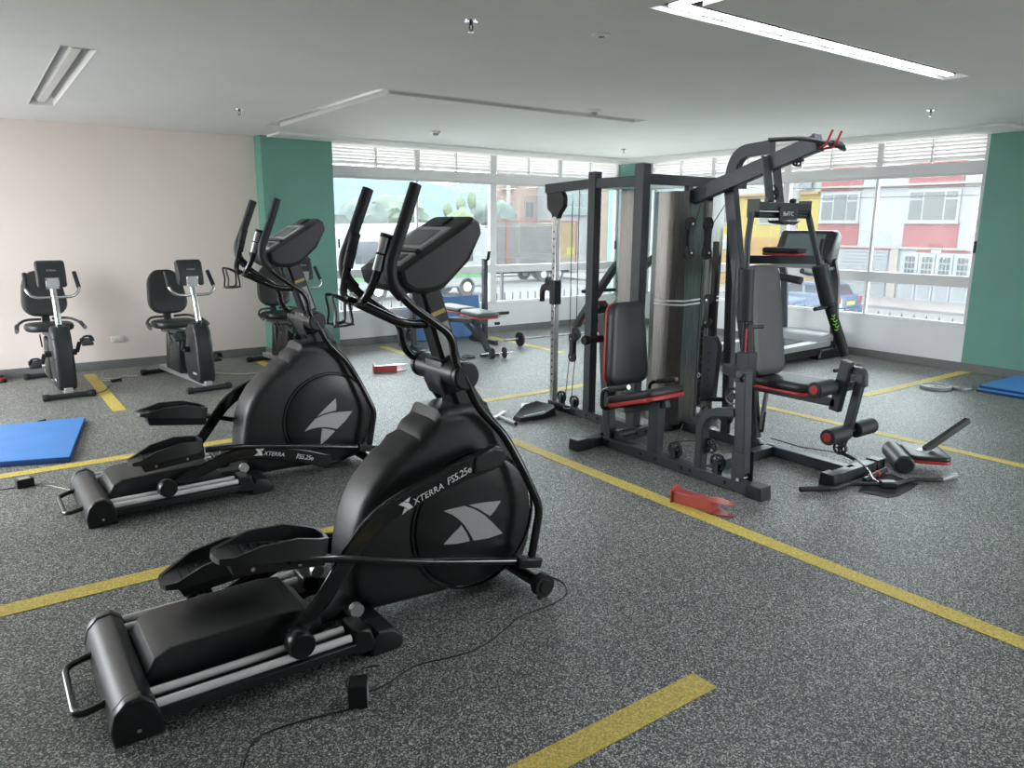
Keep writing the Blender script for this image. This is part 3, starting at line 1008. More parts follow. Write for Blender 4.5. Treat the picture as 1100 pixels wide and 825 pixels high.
def bike(loc, rz, label, crank_deg):
    t = thing('recumbent_bike', label, 'exercise bike', loc, rz, 'recumbent exercise bikes')
    for y, w in ((0, .215), (1.25, .23)):
        MB().cyl((-w + .03, y, .032), (w - .03, y, .032), .026, 16).build('foot_tube', 'gun_dark', t)
        for s in (-1, 1):
            MB().lathe([(0, -.03), (.025, -.03), (.032, -.02), (.032, .02), (.025, .03), (0, .03)], (s * (w - .03), y, .034), 'x', 16).build('foot_cap', 'rubber', t)
    MB().bar((0, .0, .075), (0, 1.26, .075), .07, .05).build('base_beam', 'silver', t, bevel=.005)
    hull = [(.04, .075), (.015, .14), (.02, .45), (.06, .60), (.11, .665), (.20, .665), (.29, .61), (.36, .50), (.39, .36), (.37, .20), (.30, .085)]
    h = MB().prism(hull, 'x', -.08, .08, inset=.03, lip=.045).build('flywheel_housing', 'black_plastic', t)
    for z in (.20, .38, .56):
        MB().box((-.066, .035, z), (.03, .014, .008)).build('clip_slot', 'gun_dark', h)
    for s in (-1, 1):
        lettering('XTERRA', .03, 'white_print', h, basis((0, -s, 0), (0, 0, 1), (s * .0812, .14 + s * .07, .16)), name='maker_lettering')
    # mast and console
    MB().tube([(0, .13, .655), (0, .175, .86), (0, .255, 1.06)], .027, 16).build('mast', 'chrome', t)
    MB().cyl((0, .128, .64), (0, .136, .68), .034, 16).build('mast_collar', 'dark_plastic', t)
    c = MB().prism([(.22, 1.015), (.215, 1.10), (.255, 1.245), (.285, 1.262), (.33, 1.25), (.325, 1.12), (.29, 1.02)], 'x', -.118, .118, inset=.02, lip=.025).build('console', 'black_plastic', t, bevel=.004)
    MB().box((0, .211, 1.055), (.11, .012, .10)).build('mount_plate', 'silver_decal', t, bevel=.004)
    for sx in (-1, 1):
        for sz in (-1, 1):
            MB().cyl((sx * .05, .20, 1.055 + sz * .035), (sx * .05, .214, 1.055 + sz * .035), .008, 8).build('bolt', 'chrome', t)
    lettering('XTERRA', .022, 'grey_label', c, basis((1, 0, 0), (0, .26, .965), (-.04, .221, 1.165)), name='maker_lettering')
    MB().prism([(.288, 1.10), (.300, 1.235), (.3045, 1.235), (.295, 1.10)], 'x', -.1, .1).build('display', 'screen', c)
    hb = fillet([(-.20, .33, 1.14), (-.215, .22, .985), (-.16, .20, .93), (0, .19, .925), (.16, .20, .93), (.215, .22, .985), (.20, .33, 1.14)], .05)
    MB().tube(hb, .014, 12).build('handlebar', 'chrome', t)
    for s in (-1, 1):
        MB().tube(fillet([(s * .213, .24, 1.005), (s * .20, .335, 1.145)], .02), .019, 12).build('foam_grip', 'foam', t)
    # cranks and pedals
    cz, cy = .40, .235
    MB().cyl((-.13, cy, cz), (.13, cy, cz), .03, 16).build('crank_axle', 'gun_dark', t)
    for s in (-1, 1):
        a = R(crank_deg + (0 if s == -1 else 180))
        e = Vector((s * .145, cy + .165 * math.cos(a), cz + .165 * math.sin(a)))
        MB().bar((s * .135, cy, cz), e, .02, .034, ref=(1, 0, 0)).build('crank_arm', 'gunmetal', t, bevel=.004)
        p = MB().box(e + Vector((s * .06, 0, 0)), (.10, .12, .03), Matrix.Rotation(R(20), 3, 'X')).build('pedal', 'gunmetal', t, bevel=.008)
        MB().sweep(fillet([e + Vector((s * .015, -.04, .01)), e + Vector((s * .03, -.05, .06)), e + Vector((s * .09, -.05, .06)), e + Vector((s * .105, -.04, .01))], .02), rect(.05, .004)).build('pedal_strap', 'gunmetal', p)
    # seat column and rail
    col = [(.56, .10), (.50, .50), (.56, .52), (.70, .50), (.80, .30), (.84, .11)]
    MB().prism(col, 'x', -.075, .075, inset=.025, lip=.035).build('seat_column', 'black_plastic', t)
    MB().bar((-.04, .52, .47), (-.04, .66, .10), .018, .02, ref=(1, 0, 0)).build('rail_strip', 'silver', t)
    MB().bar((.04, .52, .47), (.04, .66, .10), .018, .02, ref=(1, 0, 0)).build('rail_strip', 'silver', t)
    MB().bar((0, .45, .53), (0, 1.12, .50), .06, .045).build('seat_rail', 'gunmetal', t, bevel=.004)
    MB().prism([(.85, .10), (.86, .49), (.93, .49), (1.0, .10)], 'x', -.05, .05).build('rear_column', 'black_plastic', t, bevel=.02)
    MB().pad((0, .80, .555), (1, 0, 0), (0, 1, 0), (0, -.06, 1), .42, .36, .075, rad=.13, edge=.03).build('seat', 'vinyl', t)
    MB().box((0, .98, .66), (.07, .035, .24), Matrix.Rotation(R(-14), 3, 'X')).build('back_support', 'gun_dark', t, bevel=.006)
    MB().pad((0, .985, .90), (1, 0, 0), (0, .26, .966), (0, -.966, .26), .43, .46, .075, rad=.15, edge=.03, taper=.26).build('backrest', 'vinyl', t)
    for s in (-1, 1):
        sh = fillet([(s * .05, .93, .655), (s * .19, .90, .66), (s * .265, .80, .625), (s * .285, .66, .585)], .06)
        MB().tube(sh, .013, 10).build('seat_handle', 'gunmetal', t)
        MB().tube([(s * .272, .765, .618), (s * .287, .645, .58)], .019, 12).build('handle_grip', 'foam', t)
        MB().cyl((s * .2875, .643, .5795), (s * .2885, .632, .577), .0175, 12).build('pulse_contact', 'chrome', t)
    MB().bar((-.10, .70, .53), (-.10, .62, .42), .012, .02).build('adjust_lever', 'gunmetal', t)
    return t


bike((.615, 7.86, 0), R(3), 'recumbent bike at the far left beside the end of the yellow line', -40)
bike((1.76, 7.465, 0), R(8), 'recumbent bike in the middle, right of the wall socket', 125)
bike((2.93, 7.62, 0), R(8), 'recumbent bike in front of the green pillar, half hidden by the elliptical', 140)

# ================================================================ MULTI STATION GYM (coordinates in the room)
G = thing('multi_gym', 'grey multi station weight machine with tall black stack covers and padded seats', 'gym machine', (4.2, 3.6, 0))


def gp(mb, name, m='gunmetal', par=None, **k):
    o = mb.build(name, m, G, world=True, **k)
    if par is not None:
        # the parent sits at the machine's origin too, so the local coordinates stay valid
        o.parent = par
    return o


BW, BHt = .075, .07   # base beams
def beam(a, b, name='base_beam', w=BW, h=BHt):
    z = h / 2 + .004
    return gp(MB().bar((a[0], a[1], z), (b[0], b[1], z), w, h), name, bevel=.004)


beam((3.70, 3.99), (3.70, 2.58))                    # near beam
beam((3.46, 3.95), (4.42, 3.95))                    # cross beam under the left seat
beam((4.11, 5.08), (4.11, 3.95))                    # beam to the cable column
beam((3.70, 3.06), (4.52, 3.06))                    # cross beam to the right station
beam((4.52, 4.05), (4.52, 2.45))                    # beam of the right station
beam((4.27, 2.45), (4.80, 2.45))                    # end foot of the right station
beam((4.42, 3.95), (5.0, 3.95))
for (x, y, dx, dy) in ((3.48, 3.95, .07, .055), (3.70, 2.575, .052, .06), (4.275, 2.45, .05, .055), (4.80, 2.45, .045, .05)):
    gp(MB().prism([(y - dy, 0), (y - dy * .86, .082), (y + dy * .86, .082), (y + dy, 0)], 'x', x - dx, x + dx), 'rubber_foot', 'gun_dark', bevel=.006)
for (x, y) in ((3.66, 3.86), (3.66, 3.52), (3.66, 3.38), (3.66, 3.15), (3.66, 3.08), (3.66, 2.80)):
    gp(MB().cyl((3.662, y, .04), (3.652, y, .04), .013, 8), 'bolt', 'gun_dark')
for x in (3.60, 4.02, 4.12, 4.30):
    gp(MB().cyl((x, 3.912, .04), (x, 3.902, .04), .012, 8), 'bolt', 'gun_dark')
for y in (4.28, 4.42, 4.56, 4.72):
    gp(MB().cyl((4.073, y, .04), (4.063, y, .04), .012, 8), 'bolt', 'gun_dark')

# two tall uprights and the top rail of the cable column
gp(MB().bar((4.11, 4.57, .07), (4.11, 4.57, 2.02), .075, .08, ref=(0, 1, 0)), 'upright', bevel=.004)
gp(MB().bar((4.11, 4.05, .07), (4.11, 4.05, 2.05), .075, .095, ref=(0, 1, 0)), 'upright', bevel=.004)
gp(MB().bar((4.11, 5.18, 1.91), (4.11, 4.61, 1.93), .055, .075), 'top_rail', bevel=.004)
gp(MB().bar((4.11, 4.53, 1.93), (4.11, 4.10, 1.93), .055, .075), 'top_rail', bevel=.004)
gp(MB().bar((4.15, 4.05, 1.945), (5.30, 4.05, 1.945), .055, .075), 'top_rail', bevel=.004)
gp(MB().bar((4.62, 4.05, 1.91), (4.62, 4.05, 1.82), .05, .05, ref=(0, 1, 0)), 'rail_post', bevel=.004)
gp(MB().prism([(4.96, 1.88), (5.16, 1.875), (5.15, 1.74), (5.09, 1.70), (5.08, 1.66), (5.01, 1.66), (4.99, 1.70), (4.93, 1.76), (4.93, 1.84)], 'x', 4.085, 4.135), 'pulley_bracket', 'gun_dark', bevel=.006)
col = gp(MB().bar((4.11, 5.045, .07), (4.11, 5.045, 1.68), .052, .052, ref=(0, 1, 0)), 'cable_column', 'chrome', bevel=.006)
for k in range(22):
    z = .25 + k * .062
    gp(MB().cyl((4.085, 5.045, z), (4.0825, 5.045, z), .009, 8), 'pin_hole', 'gun_dark')
# sliding carriage with handle
gp(MB().bar((4.11, 5.045, .93), (4.11, 5.045, 1.14), .075, .075, ref=(0, 1, 0)), 'carriage', 'gun_dark', bevel=.006)
gp(MB().prism([(5.05, 1.09), (5.16, 1.11), (5.22, 1.09), (5.245, 1.04), (5.245, .94), (5.215, .94), (5.21, 1.03), (5.17, 1.05), (5.05, 1.03)], 'x', 4.09, 4.13), 'carriage_arm', 'gun_dark', bevel=.006)


def pulley(c, axis, r=.05, w=.022, spokes=True, par=None):
    o = MB()
    o.lathe([(r * .80, -w * .4), (r, -w * .5), (r * .93, 0), (r, w * .5), (r * .80, w * .4)], c, axis, 22, closed=True)
    o.lathe([(0, -w * .5), (r * .34, -w * .5), (r * .34, w * .5), (0, w * .5)], c, axis, 14)
    C = Vector(c)
    for k in range(5):
        a = 2 * math.pi * k / 5
        u = {'x': Vector((0, math.cos(a), math.sin(a))), 'y': Vector((math.cos(a), 0, math.sin(a)))}[axis]
        o.sweep([C + u * r * .3, C + u * r * .84], rect(w * .5, r * .16), ref={'x': (1, 0, 0), 'y': (0, 1, 0)}[axis])
    return gp(o, 'pulley', 'gun_dark')


def dogbone(a, b, axis, r=.05):
    """Two pulleys in a floating plate."""
    A, B = Vector(a), Vector(b)
    n = {'x': Vector((1, 0, 0)), 'y': Vector((0, 1, 0))}[axis]
    for s in (-1, 1):
        gp(MB().sweep([A + n * s * .018, B + n * s * .018], rect(.045, .005), ref=n), 'pulley_plate', 'gun_dark', bevel=.002)
    for P in (A, B):
        o = MB().lathe([(0, -.012), (r * .9, -.012), (r, -.010), (r * .93, 0), (r, .010), (r * .9, .012), (0, .012)], P, axis, 22)
        gp(o, 'pulley', 'rubber')
        gp(MB().cyl(P - n * .024, P + n * .024, .009, 8), 'bolt', 'chrome')


pulley((4.11, 5.14, 1.115), 'x', .045)
dogbone((4.11, 4.80, .66), (4.11, 4.80, .50), 'x', .045)
pulley((4.11, 4.93, .125), 'x', .052)
pulley((4.11, 4.76, .115), 'x', .052)
for (y, z) in ((4.93, .13), (4.76, .12)):
    gp(MB().span(4.085, 4.135, y - .02, y + .02, .072, z), 'pulley_mount', 'gunmetal', bevel=.003)
for (y0, z0, y1, z1) in ((4.84, 1.80, 4.84, .66), (4.755, 1.88, 4.755, .50), (4.88, .13, 4.84, .46), (4.80, .12, 4.765, .48)):
    gp(MB().cyl((4.11, y0, z0), (4.11, y1, z1), .0035, 6), 'cable', 'cable')
gp(MB().tube([(4.11, 4.87, .07), (4.06, 4.84, .055), (4.05, 4.81, .045), (4.06, 4.78, .055), (4.11, 4.76, .07)], .006, 8), 'cable_hook', 'chrome')

# stack covers: folded black steel, each a part
def cover(poly, z0, z1, nm='stack_cover'):
    # thin folded sheet following the polyline
    o = MB()
    n = len(poly)
    v, f = [], []
    for (x, y) in poly:
        v += [(x, y, z0), (x, y, z1)]
    cx, cy = sum(p[0] for p in poly) / n, sum(p[1] for p in poly) / n
    for (x, y) in poly:
        d = Vector((4.62 - x, 4.1 - y)).normalized() * .004
        v += [(x + d.x, y + d.y, z0), (x + d.x, y + d.y, z1)]
    for i in range(n - 1):
        a, b = 2 * i, 2 * i + 2
        f += [[a, b, b + 1, a + 1], [2 * n + a, 2 * n + a + 1, 2 * n + b + 1, 2 * n + b], [a + 1, b + 1, 2 * n + b + 1, 2 * n + a + 1], [a, 2 * n + a, 2 * n + b, b]]
    f += [[0, 1, 2 * n + 1, 2 * n], [2 * n - 2, 4 * n - 2, 4 * n - 1, 2 * n - 1]]
    o.add(v, f)
    return gp(o, nm, 'brushed', smooth=False)


cover([(4.36, 4.16), (4.33, 4.085), (4.335, 3.93), (4.41, 3.855), (4.655, 3.905)], .06, 1.86)
cover([(4.745, 3.905), (4.985, 3.985), (5.03, 4.07), (5.02, 4.2)], .06, 1.85)
cover([(4.50, 4.70), (4.43, 4.60), (4.44, 4.44)], .06, 1.90)
for z in (1.005, 1.035):
    gp(MB().prism([(4.3295, 4.085), (4.3345, 3.93), (4.4095, 3.8545), (4.6545, 3.9045), (4.6555, 3.901), (4.408, 3.8495), (4.330, 3.929), (4.325, 4.085)], 'z', z, z + .012), 'white_stripe', 'white_print', smooth=False)
    gp(MB().prism([(4.7455, 3.9045), (4.9845, 3.9845), (4.986, 3.981), (4.747, 3.901)], 'z', z, z + .012), 'white_stripe', 'white_print', smooth=False)
for k in range(13):
    gp(MB().span(4.60, 4.82, 3.98, 4.14, .14 + k * .052, .188 + k * .052), 'weight_plate', 'plate_iron', bevel=.004)
for x in (4.60, 4.74):
    gp(MB().cyl((x, 4.04, .07), (x, 4.04, 1.85), .012, 10), 'guide_rod', 'chrome')
gp(MB().cyl((4.70, 3.945, .07), (4.70, 3.945, 1.86), .024, 10), 'stack_post', 'gun_dark')
gp(MB().span(4.42, 4.96, 3.99, 4.16, 1.80, 1.84), 'stack_top', 'gun_dark', bevel=.004)
gp(MB().lathe([(.012, -.004), (.02, -.004), (.02, .004), (.012, .004)], (4.70, 3.915, .42), 'y', 12, closed=True), 'selector_ring', 'chrome')
gp(MB().prism([(4.50, .05), (4.53, .20), (4.575, .22), (4.62, .17), (4.66, .05)], 'y', 3.70, 3.74), 'stack_gusset', 'gunmetal', bevel=.008)
dogbone((4.285, 3.72, 1.62), (4.285, 3.72, 1.41), 'y', .05)
dogbone((4.48, 3.72, 1.62), (4.48, 3.72, 1.41), 'y', .05)
for (a, b) in (((4.335, 3.72, 1.62), (4.40, 3.70, 1.88)), ((4.43, 3.72, 1.62), (4.40, 3.70, 1.88)), ((4.53, 3.72, 1.41), (4.53, 3.72, .25)), ((4.53, 3.72, 1.62), (4.60, 3.55, 1.93))):
    gp(MB().cyl(a, b, .0035, 6), 'cable', 'cable')

# left seat station -- user faces -Y
gp(MB().sweep([(3.72, 3.44, .07), (3.72, 3.44, .43)], rect(.075, .085), ref=(0, 1, 0)), 'seat_post', bevel=.005)
gp(MB().sweep([(3.71, 3.88, .07), (3.71, 3.93, .45), (3.71, 3.985, .98)], rect(.07, .07), ref=(0, 1, 0)), 'back_post', bevel=.005)
gp(MB().sweep([(3.76, 3.99, .06), (3.78, 3.96, .42)], rect(.055, .06), ref=(0, 1, 0)), 'back_brace', bevel=.005)
e = Vector((0, -.955, .295)).normalized()
n_ = Vector((0, .295, .955)).normalized()
sc = Vector((3.74, 3.565, .405))
gp(MB().bar(sc - e * .21 - n_ * .045, sc + e * .20 - n_ * .045, .05, .05), 'seat_beam', bevel=.004)
sb = gp(MB().pad(sc - n_ * .01, (1, 0, 0), e, n_, .37, .44, .03, rad=.05, edge=.006), 'seat_base', 'red_vinyl')
gp(MB().pad(sc + n_ * .018, (1, 0, 0), e, n_, .375, .445, .055, rad=.05, edge=.022), 'seat_cushion', 'vinyl')
bc = Vector((3.745, 3.83, .78))
be, bn = Vector((0, .07, 1)).normalized(), Vector((0, -1, .07)).normalized()
gp(MB().pad(bc, (1, 0, 0), be, bn, .40, .585, .022, rad=.09, edge=.006, taper=.22), 'backrest_base', 'red_vinyl')
gp(MB().pad(bc + bn * .02, (1, 0, 0), be, bn, .405, .59, .065, rad=.09, edge=.025, taper=.22), 'backrest_cushion', 'vinyl')
gp(MB().cyl((3.74, 3.93, .78), (3.74, 3.84, .79), .03, 12), 'back_slider', 'gun_dark')
gp(MB().sweep([(3.74, 3.96, .80), (3.55, 3.99, .795)], circle(.025, 14)), 'adjust_knob', 'rubber')
gp(MB().lathe([(0, -.03), (.03, -.03), (.036, -.015), (.03, .02), (0, .02)], (3.55, 3.99, .795), 'x', 16), 'knob_head', 'rubber')
for s in (-1, 1):
    x = 3.74 + s * .235
    pth = fillet([(3.74, 3.76, .335), (x, 3.76, .335), (x, 3.76, .475), (x, 3.52, .535)], .045)
    gp(MB().tube(pth, .0145, 12), 'side_handle', 'black_gloss')
    gp(MB().tube([(x, 3.69, .493), (x, 3.51, .538)], .0185, 12), 'handle_grip', 'foam')
    gp(MB().cyl((x, 3.51, .538), (x, 3.502, .540), .017, 12), 'grip_cap', 'chrome')
gp(MB().box((3.74, 3.80, .10), (.05, .12, .06)), 'pivot_bracket', 'gunmetal', bevel=.005)
gp(MB().cyl((3.68, 3.74, .13), (3.80, 3.74, .13), .03, 14), 'pivot_tube', 'gunmetal')

# near press lever: low arch and lever post on the near beam
gp(MB().sweep(fillet([(3.71, 3.03, .07), (3.71, 3.03, .44), (3.71, 2.77, .49)], .17, 8), rect(.055, .07), ref=(1, 0, 0)), 'arch_tube', bevel=.006)
gp(MB().sweep([(3.72, 2.715, .115), (3.72, 2.75, .74)], rect(.07, .075), ref=(0, 1, 0)), 'lever_post', bevel=.005)
for s in (-1, 1):
    gp(MB().prism([(2.665, .055), (2.665, .25), (2.765, .25), (2.755, .055)], 'x', 3.72 + s * .042, 3.72 + s * .048), 'lever_bracket', 'gunmetal', bevel=.002)
gp(MB().cyl((3.66, 2.70, .085), (3.78, 2.70, .085), .012, 10), 'bolt', 'chrome')
gp(MB().cyl((3.67, 2.75, .735), (3.78, 2.75, .735), .022, 14), 'lever_axle', 'gunmetal')
gp(MB().sweep([(3.72, 2.76, .715), (3.78, 2.93, .735)], rect(.06, .06)), 'lever_arm', 'gunmetal', bevel=.006)
gp(MB().cyl((3.662, 2.755, .70), (3.655, 2.755, .70), .016, 8), 'bolt', 'gun_dark')
for (y, z, x) in ((3.24, .135, 3.70), (2.885, .14, 3.70)):
    pulley((x, y, z), 'x', .055)
    for s in (-1, 1):
        gp(MB().span(x + s * .02, x + s * .024, y - .022, y + .022, .07, z + .02), 'pulley_mount', 'gun_dark')
pulley((3.74, 2.98, .22), 'x', .05)
pulley((3.80, 2.88, .56), 'x', .055)
pulley((4.50, 3.46, .20), 'x', .06)
gp(MB().span(4.48, 4.52, 3.43, 3.49, .07, .2), 'pulley_mount', 'gunmetal', bevel=.003)
for a, b in (((3.70, 3.24, .19), (3.74, 2.98, .26)), ((3.74, 2.98, .17), (3.70, 2.885, .19)), ((3.80, 2.84, .14), (3.80, 2.84, .56)), ((4.50, 3.46, .26), (4.50, 3.46, 1.5)), ((3.70, 3.24, .19), (4.3, 3.7, .12))):
    gp(MB().cyl(a, b, .0035, 6), 'cable', 'cable')
# adjuster plate with holes and its lever, between the covers and the lever post
gp(MB().prism([(3.36, .39), (3.34, .78), (3.38, .84), (3.47, .84), (3.47, .39)], 'x', 4.20, 4.25), 'adjuster_plate', 'gunmetal', bevel=.004)
for k in range(5):
    gp(MB().cyl((4.199, 3.41, .48 + k * .06), (4.197, 3.41, .48 + k * .06), .010, 8), 'pin_hole', 'rubber')
gp(MB().bar((4.22, 3.48, .37), (4.18, 3.22, .42), .03, .03), 'adjuster_handle', 'rubber', bevel=.006)
gp(MB().sweep([(4.22, 3.42, .82), (4.24, 3.44, 1.50)], rect(.03, .035), ref=(0, 1, 0)), 'press_link', 'rubber', bevel=.004)
dogbone((4.17, 3.42, 1.10), (4.17, 3.42, .94), 'x', .04)

# right station: leaning C shaped upright, boom, press arms
up_path = fillet([(4.58, 3.26, .07), (4.58, 3.33, .56), (4.58, 3.49, 1.225), (4.58, 3.625, 1.936), (4.58, 3.565, 2.124), (4.58, 3.28, 2.14)], .16, 7)
gp(MB().sweep(up_path, rect(.09, .06), ref=(1, 0, 0)), 'main_upright', bevel=.006)
gp(MB().sweep([(4.50, 3.90, 1.815), (4.50, 2.895, 2.13)], rect(.062, .11)), 'lat_boom', bevel=.006)
gp(MB().box((4.50, 2.893, 2.132), (.085, .02, .11), Matrix.Rotation(R(-17), 3, 'X')), 'boom_cap', 'gunmetal', bevel=.004)
for s in (-1, 1):
    gp(MB().tube(fillet([(4.54 + s * .05, 2.90, 2.10), (4.54 + s * .05, 2.83, 2.105), (4.54 + s * .05, 2.79, 2.20)], .025), .007, 8), 'bar_hook', 'red_vinyl')
lat = gp(MB().tube(fillet([(4.12, 2.99, 2.13), (4.28, 2.86, 2.14), (4.70, 2.86, 2.125), (4.82, 2.90, 2.11)], .05), .0135, 12), 'lat_bar', 'gun_dark')
gp(MB().tube([(4.60, 2.86, 2.129), (4.70, 2.86, 2.126), (4.76, 2.88, 2.118)], .022, 12), 'lat_bar_grip', 'foam')
pulley((4.55, 3.06, 2.035), 'x', .04)
gp(MB().span(4.535, 4.565, 3.04, 3.10, 2.02, 2.10), 'pulley_mount', 'gun_dark')
gp(MB().cyl((4.55, 3.03, 2.03), (4.55, 3.03, 1.985), .006, 8), 'cable_snap', 'chrome')
for s in (-1, 1):
    gp(MB().sweep([(4.50 + s * .055, 3.24, 2.07), (4.50 + s * .055, 3.17, 1.74)], rect(.012, .085), ref=(1, 0, 0)), 'arm_hanger', 'gunmetal', bevel=.003)
pulley((4.50, 3.20, 1.83), 'x', .05)
gp(MB().bar((4.22, 3.14, 1.735), (4.80, 3.14, 1.735), .10, .055), 'press_yoke', 'gun_dark', bevel=.005)
gp(MB().cyl((4.17, 3.13, 1.68), (4.83, 3.13, 1.68), .02, 14), 'press_axle', 'gunmetal')
gp(MB().span(4.42, 4.62, 3.075, 3.085, 1.645, 1.735), 'badge_plate', 'gun_dark', bevel=.004)
lettering('BoFTC', .04, 'white_print', G, basis((1, 0, 0), (0, 0, 1), (4.455 - 4.2, 3.0735 - 3.6, 1.675)), name='badge_lettering')
gp(MB().prism([(4.40, 1.645), (4.43, 1.625), (4.58, 1.615), (4.64, 1.64)], 'y', 3.06, 3.16), 'yoke_shield', 'gun_dark', bevel=.004)
for s in (-1, 1):
    gp(MB().prism([(3.09, 1.66), (3.09, 1.78), (3.19, 1.78), (3.19, 1.66)], 'x', 4.51 + s * .285, 4.51 + s * .292), 'yoke_plate', 'gun_dark', bevel=.004)
    gp(MB().lathe([(0, -.015), (.018, -.015), (.018, .015), (0, .015)], (4.51 + s * .14, 3.14, 1.775), 'x', 12), 'yoke_bolt', 'gun_dark')
# left arm hangs straight, right arm swings forward
la = [(4.18, 3.12, 1.69), (4.145, 3.11, 1.52), (4.14, 3.10, 1.32), (4.15, 3.08, .75)]
gp(MB().tube(fillet(la, .05), .020, 12), 'press_arm')
gp(MB().cyl((4.14, 3.10, 1.335), (4.145, 3.09, .985), .052, 22), 'arm_roller', 'foam', bevel=.008)
gp(MB().cyl((4.13, 3.08, .95), (4.28, 3.04, .945), .013, 12), 'arm_peg', 'gun_dark')
gp(MB().bar((4.165, 3.075, .97), (4.175, 3.07, .62), .05, .05, ref=(1, 0, 0)), 'arm_sleeve', 'gun_dark', bevel=.004)
gp(MB().span(4.136, 4.141, 3.055, 3.09, .72, .94), 'red_strip', 'red_vinyl')
gp(MB().prism([(3.02, .55), (3.02, .78), (3.12, .78), (3.12, .55)], 'x', 4.13, 4.22), 'arm_clamp', 'gunmetal', bevel=.006)
ra = [(4.81, 3.12, 1.69), (4.885, 3.04, 1.33), (4.945, 2.975, 1.05), (5.03, 2.87, .70)]
gp(MB().tube([ra[0], ra[1], ra[2]], .022, 12), 'press_arm')
A, B = Vector(ra[1]), Vector(ra[2])
gp(MB().cyl(A.lerp(B, -.03), A.lerp(B, .95), .056, 22), 'arm_roller', 'foam', bevel=.008)
gp(MB().cyl(B + Vector((-.15, .02, -.015)), B + Vector((.02, 0, 0)), .014, 12), 'arm_peg', 'gun_dark')
C_ = Vector(ra[3])
gp(MB().sweep([B, C_], circle(.036, 18)), 'arm_handle', 'rubber', bevel=.008)
dv = (C_ - B).normalized()
pm = B.lerp(C_, .24)
wv = Vector((-.75, -.66, 0))
wv = (wv - dv * wv.dot(dv)).normalized()
sd = dv.cross(wv)
for k in range(6):
    c_ = B.lerp(C_, .17 + .055 * k) + wv * .0355 + sd * (.006 if k % 2 else -.004)
    gp(MB().sweep([c_ - sd * .013, c_ + dv * .010, c_ + sd * .013], rect(.007, .004), ref=wv), 'green_mark', 'green_print', smooth=False)
# back cushion, seat and leg developer
pc = Vector((4.45, 3.19, .96))
pe, pn = Vector((0, .16, 1)).normalized(), Vector((0, -1, .16)).normalized()
gp(MB().pad(pc, (1, 0, 0), pe, pn, .34, .76, .02, rad=.08, edge=.006), 'backrest_base', 'red_vinyl')
gp(MB().pad(pc + pn * .015, (1, 0, 0), pe, pn, .345, .765, .06, rad=.08, edge=.024), 'backrest_cushion', 'vinyl_grey')
gp(MB().bar((4.52, 3.30, .475), (4.52, 2.60, .475), .055, .06), 'seat_beam', bevel=.004)
gp(MB().pad((4.52, 2.97, .505), (1, 0, 0), (0, 1, 0), (0, 0, 1), .34, .46, .022, rad=.06, edge=.005), 'seat_base', 'red_vinyl')
gp(MB().pad((4.52, 2.97, .525), (1, 0, 0), (0, 1, 0), (0, 0, 1), .345, .465, .06, rad=.06, edge=.024), 'seat_cushion', 'vinyl')
gp(MB().sweep([(4.52, 2.61, .42), (4.52, 2.555, .76)], rect(.055, .07), ref=(0, 1, 0)), 'leg_post', bevel=.005)
gp(MB().sweep(fillet([(4.55, 2.58, .70), (4.56, 2.47, .70), (4.56, 2.46, .60)], .03), rect(.05, .05), ref=(1, 0, 0)), 'leg_arm_head', 'gunmetal', bevel=.005)
gp(MB().sweep([(4.56, 2.47, .69), (4.545, 2.52, .32), (4.54, 2.56, .19)], rect(.05, .055), ref=(1, 0, 0)), 'leg_arm', bevel=.005)
gp(MB().cyl((4.48, 2.505, .62), (4.62, 2.50, .62), .016, 12), 'leg_pivot', 'gun_dark')


def roller(x0, x1, y, z, r=.052):
    for a, b in ((x0, x0 + (x1 - x0) * .40), (x0 + (x1 - x0) * .60, x1)):
        gp(MB().cyl((a, y, z), (b, y, z), r, 22), 'leg_roller', 'foam', bevel=.008)
    gp(MB().cyl((x0, y, z), (x1, y, z), .014, 12), 'roller_axle', 'gun_dark')
    gp(MB().cyl((x0 - .006, y, z), (x0 + .002, y, z), .030, 18), 'roller_cap', 'red_cap', bevel=.003)


roller(4.27, 4.78, 2.62, .585)
roller(4.27, 4.80, 2.50, .30)
pulley((4.54, 2.56, .17), 'x', .045)
gp(MB().tube([(4.54, 2.56, .14), (4.55, 2.49, .125), (4.55, 2.46, .115)], .012, 8), 'cable_stop', 'rubber')
gp(MB().tube([(4.56, 3.10, .105), (4.56, 2.85, .10), (4.55, 2.60, .13)], .004, 6), 'cable', 'cable')
gp(MB().cyl((4.60, 3.19, .47), (4.60, 3.22, .14), .018, 12), 'shock_tube', 'silver')
gp(MB().sweep([(4.60, 3.205, .28), (4.60, 3.215, .12)], rect(.02, .035), ref=(0, 1, 0)), 'rope_clip', 'rubber', bevel=.005)
gp(MB().cyl((4.62, 2.70, .66), (4.78, 2.66, .665), .012, 10), 'side_lever', 'rubber')
gp(MB().box((4.86, 2.70, .665), (.13, .045, .02)), 'lever_paddle', 'rubber', bevel=.009)
